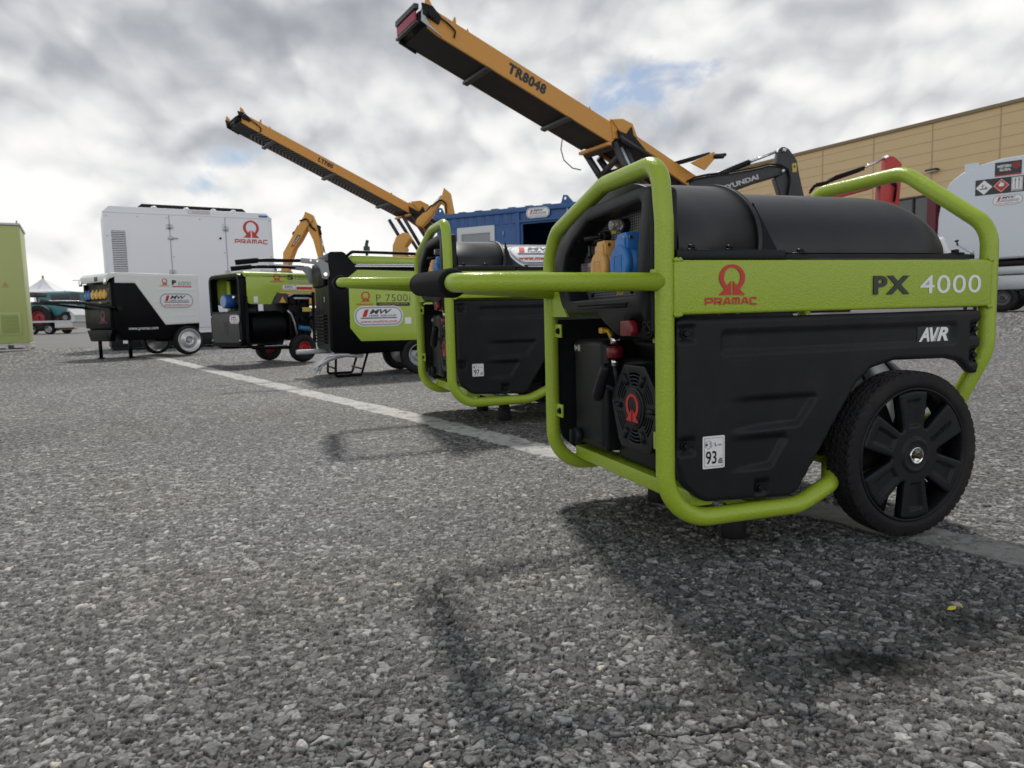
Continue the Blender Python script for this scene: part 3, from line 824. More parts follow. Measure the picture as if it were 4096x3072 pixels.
    q = B(REDD); q.prism(smooth_poly([(.058, .3440), (.092, .3430), (.092, .3665), (.062, .3670), (.055, .3600), (.054, .3500)], .004, 3), -.024, -.012, 'yz', bev=.002); q.build('fuel_lever', ho)
    q = B(BLACKM); q.text('PS', (-.040, .348, -.018, .366), M_END(-.0128, 0, 0), bold=-.01); q.stroke([(-.050, .346), (-.0485, .357), (-.051, .366)], .0012, M_END(-.0128, 0, 0)); q.build('moulded_mark', ho)
    # --- handle
    hb = B(GREEN)
    hp = fillet([(-0.006, 0.0, .4210), (-0.296, 0.0, .4230), (-0.270, 0.425, .4400), (0.012, 0.425, .4215)], [0, .040, .040, 0], 10)
    hb.tube(hp, 0.0130, 0, 22)
    hb.box((-0.020, -0.004, .4300), (-0.006, 0.006, .4385), .002)
    hd = hb.build('handle', g)
    fo = B(FOAM); P0 = Vector((-0.296, 0.0, .4230)); P1 = Vector((-0.270, .425, .4400))
    a = P0.lerp(P1, 0.115); c_ = P0.lerp(P1, 0.93); dd = (c_ - a).normalized()
    fo.tube([a, a + dd * .004, a + dd * .012, c_ - dd * .012, c_ - dd * .004, c_], [.0150, .0195, .0205, .0205, .0195, .015], 0, 32); fo.build('foam_grip', hd)
    # --- engine
    e = B(BLACKM)
    e.box((0.055, 0.05, 0.115), (0.30, 0.26, 0.30), .01)
    e.box((0.09, 0.10, 0.29), (0.26, 0.30, 0.33), .008)
    for k in range(9): e.box((0.10, 0.262, 0.17 + k * .015), (0.25, 0.30, 0.175 + k * .015))
    e.cyl((0.30, 0.21, .195), (0.49, 0.21, .195), .096, seg=48, bev=.006)
    eo = e.build('engine', g)
    q = B(STEEL); q.cyl((0.49, 0.21, .195), (0.555, 0.21, .195), .0965, seg=56); q.use(BLACKM); q.cyl((0.555, 0.21, .195), (0.600, 0.21, .195), .098, .085, seg=56, bev=.004); q.build('alternator', g)
    q = B(BLACK); rw, rz = .111, .2275
    hxp = smooth_poly([(rw + a_, rz + b_) for a_, b_ in ((.034, .068), (-.034, .068), (-.077, .022), (-.082, -.005), (-.050, -.064), (-.040, -.068), (.046, -.068), (.056, -.058), (.080, .004), (.074, .024))], .008, 3)
    holes = []
    for k in range(6):
        am = 90 + 60 * k
        for rr, sp in ((.0400, 15), (.0465, 17), (.0530, 19), (.0590, 18)):
            ky = .93
            o_ = [(rw + (rr + .0016) * math.cos(R(am + t)), rz + ky * (rr + .0016) * math.sin(R(am + t))) for t in range(-sp, sp + 1, 4)]
            i_ = [(rw + (rr - .0016) * math.cos(R(am + t)), rz + ky * (rr - .0016) * math.sin(R(am + t))) for t in range(sp, -sp - 1, -4)]
            holes.append(o_ + i_)
    q.prism(hxp, 0.010, 0.018, 'yz', bev=.0008, holes=holes)
    q.prism(hxp, 0.0285, 0.062, 'yz', bev=.003)
    q.prism([(rw + .080 * (p[0] - rw) / .0805, p[1]) for p in hxp], 0.0125, 0.0285, 'yz', holes=[[(rw + (p[0] - rw) * .95, rz + (p[1] - rz) * .95) for p in hxp]])
    q.prism([(rw + .034 * math.cos(2 * PI * k / 48), rz + .0335 * math.sin(2 * PI * k / 48)) for k in range(48)], 0.0075, 0.012, 'yz', bev=.001)
    q.prism([(rw + .0275 * math.cos(2 * PI * k / 48), rz + .029 * math.sin(2 * PI * k / 48)) for k in range(48)], 0.0060, 0.012, 'yz', bev=.001)
    for k in range(6):
        ax = R(60 * k)
        q.tube([(0.0105, rw + .0445 * math.cos(ax), rz + .042 * math.sin(ax)), (0.0105, rw + .0640 * math.cos(ax), rz + .058 * math.sin(ax))], [.0050, .0045], 0, 12)
        q.tube([(0.0105, rw + .064 * math.cos(ax), rz + .058 * math.sin(ax)), (0.0120, rw + .067 * math.cos(ax), rz + .061 * math.sin(ax))], [.0045, .002], 0, 12)
    rc = q.build('recoil_cover', eo)
    q = B(RED); q.logo((-rw - .0215, .2060, -rw + .0215, .2505), M_END(0.0057, 0, 0), 0.0, .0004); q.build('badge', rc)
    q = B(BLACK); q.tube([(-0.002, .183, .292), (-0.002, .186, .288), (-0.002, .222, .236), (-0.002, .225, .231)], [.006, .0095, .0105, .007], 0, 16)
    q.tube([(-0.002, .205, .262), (0.02, .185, .245)], .0045, 0, 10); ph = q.build('pull_handle', rc)
    q = B(DKGREY); Mq = M_END(-0.0125, 0, 0) @ Matrix.Translation((-.204, .262, 0)) @ Matrix.Rotation(R(56), 4, 'Z')
    q.text('START', (-.020, -.003, .020, .003), Mq, 0.0); q.build('lettering', ph)
    q = B(BLACK); q.box((0.030, .268, .132), (0.11, .398, .330), .012, seg=3)
    q.box((0.034, .262, .128), (0.10, .404, .325), .006)
    af = q.build('air_filter', g)
    q = B(BLACK); q.cyl((0.030, .372, .142), (0.016, .372, .142), .016, seg=24, bev=.003); q.box((0.008, .368, .128), (0.02, .376, .156), .002); q.build('knob', af)
    q = B(WHITE); Mq = M_END(0.0294, 0, 0)
    q.text('N', (-.392, .307, -.386, .319), Mq); q.text('III', (-.376, .307, -.366, .319), Mq); q.poly([(-.3825 + .0025 * math.cos(R(a)), .313 + .0025 * math.sin(R(a))) for a in range(0, 360, 30)], Mq); q.build('choke_mark', af)
    q = B(REDD); q.cyl((0.045, .247, .299), (0.045, .247, .320), .0155, seg=28, bev=.003); fu = q.build('fuel_filter', eo)
    q = B(CHROME); q.cyl((0.045, .247, .322), (0.045, .247, .338), .0085, seg=16); q.cyl((0.045, .247, .285), (0.045, .247, .298), .007, seg=16); q.build_each('hose_clip', fu)
    q = B(BLACKM); q.tube([(0.045, .247, .335), (0.045, .245, .36), (.05, .20, .38)], .006, .02, 10); q.tube([(0.045, .247, .29), (0.05, .247, .25), (.06, .20, .20)], .0055, .03, 10); q.build('fuel_hose', fu)
    q = B(YEL); q.tube([(0.04, .285, .347), (0.04, .262, .347), (0.04, .245, .330)], .004, 0, 6); q.box((.034, .276, .342), (.046, .292, .353), .002); q.build('fuel_tap', eo)
    # --- wheels
    for y, o in ((-0.002, -1), (W + 0.002, 1)):
        wt = bpy.data.objects.new('wheel', None); COL.objects.link(wt); wt.parent = g; wt.location = (0.4385, y, 0.1390)
        wheel_parts(wt, (0, 0, 0), out=o)
    ax = B(BLACKM); ax.cyl((0.4345, 0.03, 0.1395), (0.4345, W - 0.03, 0.1395), .008, seg=16); ax.build('axle', g)
    return g

gx, gy = 0.2188, 1.0107
gen1 = make_generator((gx, gy, 0), 1.0, '93', 'nearest and largest green framed generator with black tank, 93 dB label and big black wheel')
gen2 = make_generator((-0.202, 2.38, 0), 1.175, '97', 'smaller green framed generator partly behind the nearest one, with a 97 dB label', second=True)
# lozenge sticker wrapped on the second tank
def tank_sticker():
    wc, zb = 0.22, 0.464; hw, bb = 0.197, 0.0819
    # arc length table
    n = 200; A = [PI * k / 2 / n for k in range(n + 1)]; S_ = [0.0]
    for k in range(n):
        p = (hw * math.cos(A[k]), bb * math.sin(A[k])); q = (hw * math.cos(A[k + 1]), bb * math.sin(A[k + 1])); S_.append(S_[-1] + math.hypot(p[0] - q[0], p[1] - q[1]))
    b = B(); sticker_mw(b, (0.195, 0.000, 0.410, 0.112), Matrix.Identity(4), 0.0009)
    t = b.bm
    bmesh.ops.triangulate(t, faces=t.faces[:])
    bmesh.ops.subdivide_edges(t, edges=[e for e in t.edges if e.calc_length() > 0.012], cuts=3, use_grid_fill=True)
    bmesh.ops.triangulate(t, faces=t.faces[:])
    for v in t.verts:
        a = float(np.interp(max(0, v.co.y), S_, A)); h = v.co.z
        nrm = Vector((0, -math.cos(a) / hw, math.sin(a) / bb)).normalized()
        v.co = Vector((v.co.x, wc - hw * math.cos(a), zb + bb * math.sin(a))) + nrm * h
    tk = [c for c in gen2.children if c.name.startswith('fuel_tank')][0]
    b.build('sticker', tk)
tank_sticker()
# ------------------------------------------------------------------ other machines on the stand
I4 = Matrix.Identity(4)
def simple_wheel(parent, c, Rw, wid, rimm, rr, out=-1, dish=0.5, holes=0, M=None):
    w = bpy.data.objects.new('wheel', None); COL.objects.link(w); w.parent = parent; w.location = c
    b = B(RUBBER); h = wid / 2
    b.lathe([(rr, -h * .7), (rr * 1.04, -h * .9), ((rr + Rw) / 2, -h), (Rw * .93, -h * .93), (Rw * .985, -h * .7), (Rw, -h * .3), (Rw, h * .3), (Rw * .985, h * .7), (Rw * .93, h * .93), ((rr + Rw) / 2, h), (rr * 1.04, h * .9), (rr, h * .7)], (0, 0, 0), 'y', 56)
    b.build('tyre', w)
    o = out; b = B(rimm)
    b.lathe([(rr, o * h * .70), (rr * 1.02, o * h * .93), (rr * .95, o * h * .95), (rr * .90, o * h * .60), (rr * .82, o * h * .20), (rr * .62, o * h * (.2 + .3 * dish)), (rr * .42, o * h * (.3 + .5 * dish)), (rr * .30, o * h * (.35 + .5 * dish)), (rr * .28, o * h * (.1 + .5 * dish)), (0.001, o * h * (.1 + .5 * dish))], (0, 0, 0), 'y', 48)
    b.lathe([(rr * .98, -o * h * .7), (rr * .8, -o * h * .2), (0.001, -o * h * .1)], (0, 0, 0), 'y', 32)
    b.cyl((0, o * h * .2, 0), (0, o * h * (.75 + .4 * dish), 0), rr * .13, seg=16, bev=rr * .02)
    b.build('rim', w)
    return w

# ---- green and black inverter generator (P 7500i)
def p7500():
    g = thing('wheeled_generator', (-1.165, 4.55, 0), R(24), 'black enclosed generator with eight sided lime side panel and large white lozenge sticker', 'generator')
    W = 0.55
    b = B(BLACKG)
    b.prism([(.008, .190), (.016, .60), (.022, .795), (.040, .812), (.110, .813), (.130, .805), (.196, .722), (.205, .712), (.80, .698), (.815, .60), (.815, .20), (.70, .165), (.20, .150), (.03, .165)], 0, W, 'xz', bev=.012)
    body = b.build('body', g)
    b = B(GREEN_S)
    oc = smooth_poly([(.144, .649), (.204, .696), (.720, .684), (.790, .640), (.790, .301), (.680, .230), (.207, .236), (.141, .323)], .012, 3)
    relief(b, oc, lambda P: np.zeros(len(P)), .03, lambda x, z, h: Vector((x, -.010 + -h, z)), .012, .006)
    pn = b.build('side_panel', g)
    Mm = M_SIDE(0, -.010, 0)
    b = B(RED); b.logo((.218, .490, .277, .556), Mm, .001); b.maker((.188, .4665, .297, .4785), Mm, .001); b.build('badge', pn)
    b = B(INK); b.text('P 7500i', (.316, .4895, .545, .536), Mm, .001, bold=-.012, space=1.1)
    b.poly([(.316, .4600), (.541, .4580), (.541, .4820), (.316, .4840)], Mm, .001)
    b.use(YELT); b.text('www.pramac.com', (.332, .4645, .525, .4775), Mm, .002); b.build('model_letters', pn)
    b = B(); sticker_mw(b, (.166, .330, .492, .462), Mm, .0015); b.build('sticker', pn)
    b = B(WHITE); b.poly(rounded(.503, .340, .546, .383, .004), Mm, .001); b.build('small_label', pn)
    b = B(BLACKG); b.box((.150, .045, .712), (.80, W - .045, .722), .003); 
    b.build('lid_base', g)
    b = B(GREEN_S); b.prism(smooth_poly([(.150, .736), (.144, .770), (.180, .792), (.74, .776), (.80, .752), (.80, .730)], .01, 3), .02, W - .02, 'xz', bev=.01); b.build('lid', g)
    b = B(mat('silver_strip', (.55, .56, .58), .25, metal=.9)); b.box((.190, .002, .7135), (.80, .016, .7245), .002); b.box((.198, .000, .7265), (.80, .014, .7350), .002); b.build('trim_strip', g)
    b = B(BLACKG)
    for y in (.0, W - .02): b.tube([(.125, y + .01, .770), (.178, y + .01, .812), (.73, y + .01, .800), (.81, y + .01, .77), (.83, y + .01, .70)], .010, .04, 12)
    b.build('roll_bar', g)
    # front face: grille and recess
    b = B(BLACKG)
    for k in range(9): b.box((-.012, .10, .225 + k * .022), (.014, W - .10, .236 + k * .022), .002)
    b.box((-.006, .05, .60), (.02, W - .05, .76), .01)
    b.build('grille', g)
    b = B(WHITE); b.text('EcoStart', (-.12, .50, -.07, .515), M_END(-.002, 0, 0)) if False else None
    b.poly([(-.12, .495), (-.105, .495), (-.105, .53), (-.12, .53)], M_END(.004, 0, 0)); b.build('small_label', g)
    b = B(mat('cast_bracket', (.28, .29, .30), .45, metal=.4))
    for y in (-.022, W + .008):
        b.prism(smooth_poly([(-.150, .768), (-.02, .758), (.018, .735), (.024, .660), (.006, .634), (-.022, .640), (-.034, .700), (-.060, .728), (-.150, .738)], .008, 3), y, y + .014, 'xz', bev=.003)
    br = b.build_each('handle_bracket', g)[0]
    b = B(CHROME); b.cyl((-.004, -.022, .666), (-.004, -.034, .666), .014, seg=20, bev=.002); b.cyl((-.09, -.022, .752), (-.09, -.028, .752), .006, seg=12); b.cyl((-.05, -.022, .748), (-.05, -.028, .748), .006, seg=12); b.build('bolt', br)
    for y in (.0, W):
        b = B(BLACKG); b.box((-.37, y - .012, .742), (-.11, y + .012, .762), .004); b.tube([(-.30, y, .754), (-.395, y, .752), (-.53, y, .738)], .011, .03, 14); h = b.build('handle_arm', g)
        b = B(FOAM); b.tube([(-.40, y, .752), (-.53, y, .738)], .016, 0, 16); b.build('hand_grip', h)
        b = B(CHROME); b.tube([(-.13, y, .716), (-.34, y, .728)], .005, 0, 10); b.build('stay', h)
    b = B(BLACKG)
    for y in (.10, .40):
        b.tube([(.06, y, .17), (.05, y, .008), (.22, y, .008), (.27, y, .16)], .008, .015, 10)
    b.tube([(.05, .10, .06), (.05, .40, .06)], .006, 0, 8); b.tube([(.22, .10, .05), (.22, .40, .05)], .006, 0, 8)
    b.build('stand', g)
    # clear wrap and strap hanging from the drawbar
    b = B(STEEL); b.box((-.17, .24, .155), (.06, .30, .185), .006); b.build('drawbar', g)
    for y, o in ((.03, -1), (W - .03, 1)): simple_wheel(g, (.60, y, .128), .127, .07, mat('grey_rim', (.33, .34, .35), .4, metal=.4), .075, o)
    return g
p7500()
def wrap():
    rnd = random.Random(5)
    b = B(mat('plastic_wrap', (.62, .63, .68), .3, spec=.6))
    t = R(24); o = Vector((-1.165, 4.55, 0)); U = Vector((math.cos(t), math.sin(t), 0)); V = Vector((-math.sin(t), math.cos(t), 0))
    for k in range(26):
        j = lambda s_: rnd.uniform(-s_, s_)
        y = .02 + rnd.random() * .10
        pts = [o + U * u + V * (y + j(.01)) + Vector((0, 0, z)) for u, z in ((.21 + j(.03), .135 + j(.01)), (.10 + j(.02), .150 + j(.012)), (0 + j(.02), .135 + j(.02)), (-.05 + j(.015), .095 + j(.02)), (-.075 + j(.02), .055 + j(.02)))]
        b.tube(pts, [.003, .007, .008, .008, .003] if k % 2 else [.002, .005, .006, .005, .002], 0, 8)
    tag(b.build('plastic_wrap'), 'bunch of pale plastic wrap hanging under the front of the enclosed black and lime generator', 'plastic wrap')
wrap()

# ---- open frame diesel-type generator (S 12000)
def s12000():
    g = thing('frame_generator', (-2.30, 6.15, 0), R(48), 'lime hooded open generator with black end frame, drum tank and red hubbed wheels', 'generator')
    W = .57
    ring = rounded(0.0, .165, W, .800, .07, 6); inn = rounded(.035, .475, W - .035, .765, .035, 5)
    b = B(BLACKG); b.prism([(W - p[0], p[1]) for p in ring], -.02, .045, 'yz', bev=.006, holes=[[(W - p[0], p[1]) for p in inn]]); e = b.build('end_frame', g)
    b = B(mat('end_plate_grey', (.035, .036, .038), .5)); b.prism(rounded(.035, .20, W - .035, .455, .03, 5), -.026, -.018, 'yz', bev=.002); pl = b.build('end_plate', g)
    b = B(INK)
    for k in range(7): b.box((-.0290, .235, .275 + k * .017), (-.0262, .365, .284 + k * .017), .0005)
    b.box((-.0288, .297, .272), (-.0262, .303, .392))
    b.build('grille', pl)
    Mm = M_END(-.0265, 0, 0)
    b = B(); sticker_mw(b, (-.196, .368, -.020, .442), Mm, .001, url=False); b.build('sticker', pl)
    for (w_, z_) in ((.03, .43), (.54, .43), (.03, .22), (.54, .22)):
        hexbolt('bolt', (-.026, w_, z_), (-1, 0, 0), .006, pl, CHROME)
    b = B(BLACKG); b.box((.14, .03, .47), (.16, W - .03, .77)); b.box((.0, .03, .455), (.16, W - .03, .470)); b.use(GREEN_S); b.box((.10, .42, .49), (.115, .47, .75), .002); b.build('inner_panel', g)
    b = B(mat('socket_blue', (.02, .10, .36), .4)); b.cyl((.13, .32, .565), (-.01, .32, .565), .062, seg=28, bev=.004); b.use(mat('socket_face', (.20, .30, .50), .4)); b.cyl((-.008, .32, .565), (-.016, .32, .565), .052, seg=28, bev=.002); b.use(BLACKM); b.box((.05, .12, .53), (.13, .24, .62), .01); b.use(CHROME); b.cyl((.05, .20, .60), (.02, .20, .60), .012, seg=14); b.box((.03, .09, .57), (.06, .11, .64), .003); b.build('socket', g)
    # hood
    prof = [(.02, .53), (.02, .800), (.06, .806)] 
    b = B(GREEN_S)
    side = smooth_poly([(.045, .535), (.045, .795), (.69, .795), (.69, .637), (.325, .637), (.268, .530)], [.03, .002, .002, .01, .012, .012], 3)
    b.prism(side, -.004, .006, 'xz', bev=.002); b.prism(side, W - .006, W + .004, 'xz', bev=.002)
    t = []
    for k in range(9):
        a = PI / 2 * k / 8; t.append((.03 - .034 * math.cos(a), .790 + .024 * math.sin(a)))
    pr = [(.0 - .004, .77)] + t + [(W - p[0], p[1]) for p in reversed(t)] + [(W + .004, .77), (W - .01, .77), (W - .03, .80), (.03, .80), (.01, .77)]
    b.prism([(p[0], p[1]) for p in pr], .03, .70, 'yz', sm=False)
    hd = b.build('hood', g)
    Mm = M_SIDE(0, -.0045, 0)
    b = B(RED); b.logo((.300, .740, .372, .800), Mm, .001); b.maker((.270, .722, .400, .736), Mm, .001); b.build('badge', hd)
    b = B(INK); b.text('S', (.438, .750, .500, .795), Mm, .001, bold=.04); b.use(mat('mid_grey_ink', (.16, .20, .08), .5)); b.text('12000', (.520, .752, .684, .795), Mm, .001, bold=-.01)
    b.use(mat('pale_grey_vinyl', (.35, .38, .38), .5)); b.poly([(.445, .727), (.684, .727), (.684, .742), (.445, .742)], Mm, .001); b.build('model_letters', hd)
    b = B(); sticker_mw(b, (.382, .655, .520, .705), Mm, .001); b.use(WHITE).poly([(.520, .657), (.690, .657), (.690, .703), (.520, .703)], Mm, .001); b.use(RED).poly([(.525, .662), (.690, .662), (.690, .688), (.525, .688)], Mm, .002); b.use(WHITE).text('CHANDLERY', (.53, .667, .688, .683), Mm, .003) if False else None
    b.build('sticker', hd)
    b = B(WHITE); b.poly([(.102, .545), (.143, .545), (.143, .600), (.102, .600)], Mm, .001); b.build('small_label', hd)
    b = B(DKGREY); b.prism([(.28, .540), (.335, .628), (.43, .628), (.43, .540)], -.002, .01, 'xz'); sp = b.build('shield', g)
    b = B(YEL); b.poly([(.348, .545), (.415, .545), (.382, .600)], M_SIDE(0, -.003, 0)); b.build('warning_triangle', sp)
    b = B(BLACKG); b.cyl((.09, .17, .325), (.44, .17, .325), .150, seg=48, bev=.02)
    for k in range(24): b.lathe([(.1505, 0), (.1520, .004), (.1505, .008)], (.12 + k * .0125, .17, .325), 'x', 48)
    b.build('drum_tank', g)
    b = B(BLACKG); b.tube([(.03, .0, .60), (.03, .0, .175), (.09, .0, .150), (.69, .0, .135), (.70, .0, .64)], .016, .06, 14); b.tube([(.03, W, .60), (.03, W, .175), (.09, W, .150), (.69, W, .135), (.70, W, .64)], .016, .06, 14)
    b.build('tube_frame', g)
    rnd = random.Random(3)
    b = B(BLACKG); b.box((.46, .03, .20), (.68, .50, .62), .02)
    for k in range(18):
        x, z = .45 + rnd.random() * .22, .22 + rnd.random() * .38; b.box((x, .01, z), (x + .02 + rnd.random() * .05, .05, z + .015 + rnd.random() * .04), .004)
    b.use(STEEL); b.tube([(.44, .0, .60), (.50, .0, .625), (.68, .0, .62)], .008, .02, 10); b.box((.50, .0, .575), (.66, .03, .592), .003); b.tube([(.425, .0, .475), (.46, .0, .44), (.49, .0, .36), (.51, .0, .25)], .009, .03, 10)
    b.box((.18, -.004, .155), (.40, .012, .166), .002)
    b.use(mat('blue_filter', (.02, .14, .32), .4)); b.cyl((.53, -.005, .315), (.64, -.005, .30), .022, seg=16, bev=.003); b.use(YELT); b.box((.58, -.004, .46), (.67, .008, .50), .002)
    b.build('engine', g)
    for y, o in ((-.02, -1), (W + .02, 1)): simple_wheel(g, (.547, y, .128), .127, .085, mat('red_hub', (.42, .02, .025), .4), .060, o, .8)
    b = B(BLACKG); b.cyl((.547, .0, .128), (.547, W, .128), .014, seg=12); b.build('axle', g)
    return g
s12000()

# ---- white and black wheeled generator (P 6000)
def p6000():
    g = thing('site_generator', (-4.45, 8.0, 0), R(53), 'black and white generator with yellow sockets, silver wheels and long tow handle', 'generator')
    W = .68
    wm = mat('cream_white_paint', (.78, .81, .79), .35, var=.03)
    b = B(BLACKG)
    b.prism([(.02, .86), (.02, .34), (.14, .205), (1.0, .195), (1.02, .35), (1.02, .96), (.05, .96)], .012, W - .012, 'xz', bev=.01)
    # hollow for the sockets
    body = b.build('body', g)
    b = B(wm)
    sd = smooth_poly([(.050, .958), (1.03, .966), (1.03, .385), (.595, .372), (.272, .858), (.050, .855)], [.03, .03, .01, .012, .012, .006], 4)
    def rb(P):
        d = np.zeros(len(P))
        for z, x0 in ((.785, .50), (.640, .45), (.480, .70)): d -= .004 * np.exp(-((P[:, 1] - z) / .006) ** 2) * (P[:, 0] > x0) * (P[:, 0] < .97)
        return d
    relief(b, sd, rb, .009, lambda x, z, h: Vector((x, -.002 - h, z)), .014, .006)
    b.prism(sd, W - .010, W + .004, 'xz', bev=.004)
    b.box((.05, .004, .955), (1.03, W - .004, .972), .006)
    sp = b.build('side_cover', g)
    b = B(wm); b.prism(smooth_poly([(-.045, .845), (-.045, .935), (-.010, .965), (.07, .968), (.07, .93), (-.01, .90)], .012, 3), -.004, W - .03, 'xz', bev=.006); hd = b.build('flap', g)
    b = B(INK); b.box((-.048, .205, .880), (-.044, .285, .930), .002); b.build('flap_window', hd)
    b = B(CHROME)
    for y in (.0, .62): b.box((-.060, y - .01, .838), (-.040, y + .045, .905), .006)
    b.build_each('latch', hd)
    b = B(BLACKG); b.box((.0, .01, .60), (.02, W - .01, .625)); b.box((-.004, .0, .60), (.03, .05, .86)); b.box((-.004, W - .03, .60), (.03, W, .86)); b.prism([(.02, .350), (W - .02, .350), (W - .02, .600), (.02, .600)], -.02, .02, 'yz', bev=.008)
    b.prism([(.10, .20), (W - .10, .20), (W - .02, .33), (.02, .33)], -.012, .05, 'yz', bev=.006); e = b.build('front_panel', g)
    b = B(BLACKG)
    for k in range(6): b.box((-.017, .14, .215 + k * .019), (-.011, W - .14, .224 + k * .019), .001)
    b.build('grille', e)
    b = B(REDD); b.logo((-.260, .430, -.150, .545), M_END(-.0215, 0, 0)); b.maker((-.300, .402, -.100, .424), M_END(-.0215, 0, 0)); b.build('badge', e)
    for y, m in ((.585, 'b'), (.52, 'b'), (.42, 'y'), (.32, 'y'), (.22, 'y'), (.13, 'y')):
        b = B(mat('socket_blue', (.02, .10, .36), .4) if m == 'b' else YEL)
        b.cyl((.03, y, .728), (-.025, y, .728), .047, seg=24, bev=.004); b.cyl((.0, y, .775), (-.018, y, .775), .016, seg=10); b.use(mat('socket_lid_pale', (.55, .50, .40), .4) if m == 'y' else mat('socket_face', (.20, .30, .50), .4)); b.cyl((-.024, y, .728), (-.030, y, .728), .018, seg=16); b.build('socket', g)
    b = B(DKGREY); b.box((-.004, .03, .64), (.0, .10, .80), .003); b.box((-.003, .11, .63), (.0, W - .06, .66), .001); b.use(YELT); b.box((-.006, .25, .635), (-.002, .31, .65)); b.build('switch_panel', g)
    Mm = M_SIDE(0, -.0025, 0)
    b = B(RED); b.logo((.580, .842, .645, .918), Mm, .001); b.maker((.555, .824, .668, .836), Mm, .001); b.build('badge', sp)
    b = B(INK); b.text('P', (.700, .842, .755, .900), Mm, .001, bold=.05); b.use(mat('mid_grey_vinyl', (.28, .28, .28), .5)); b.text('6000', (.775, .838, .935, .888), Mm, .001); b.use(RED); b.poly([(.70, .818), (.94, .818), (.94, .830), (.70, .830)], Mm, .001); b.text('SILENT', (.72, .905, .86, .916), Mm, .001) if False else None; b.build('model_letters', sp)
    b = B(); sticker_mw(b, (.530, .562, .955, .750), Mm, .004); b.build('sticker', sp)
    b = B(WHITE); b.text('www.pramac.com', (.165, .312, .505, .348), M_SIDE(0, .0115, 0), 0, bold=.01); b.build('lettering', body)
    b = B(BLACKG)
    for x, y in ((.18, .04), (.02, .42)): b.tube([(x, y, .26), (x, y, .012)], .020, 0, 10); b.box((x - .03, y - .03, 0), (x + .03, y + .03, .012), .003)
    b.build('leg', g) if False else None
    b.bm.free() if False else None
    for x, y in ((.18, .04), (.02, .42)):
        q = B(BLACKG); q.tube([(x, y, .26), (x, y, .012)], .020, 0, 10); q.box((x - .03, y - .03, 0), (x + .03, y + .03, .012), .003); q.build('leg', g)
    b = B(mat('dark_bright_bar', (.06, .06, .065), .25, metal=.8)); b.tube([(.04, -.03, .572), (-.36, -.03, .640), (-.62, -.03, .640), (-.73, -.03, .655)], .018, .08, 12); b.use(BLACKM); b.cyl((.06, -.05, .572), (.06, .0, .572), .030, seg=16); h = b.build('tow_handle', g)
    b = B(mat('dark_bright_bar', (.06, .06, .065), .25, metal=.8)); b.tube([(.0, W - .08, .585), (-.40, W - .10, .640), (-.62, W - .2, .645)], .015, .08, 12); b.build('tow_bar', g)
    for y, o in ((-.015, -1), (W + .08, 1)): simple_wheel(g, (.845, y, .178), .175, .09, mat('zinc_rim', (.62, .63, .64), .28, metal=.8), .140, o, .9)
    b = B(BLACKG); b.cyl((.845, 0, .178), (.845, W + .06, .178), .02, seg=12); b.build('axle', g)
p6000()

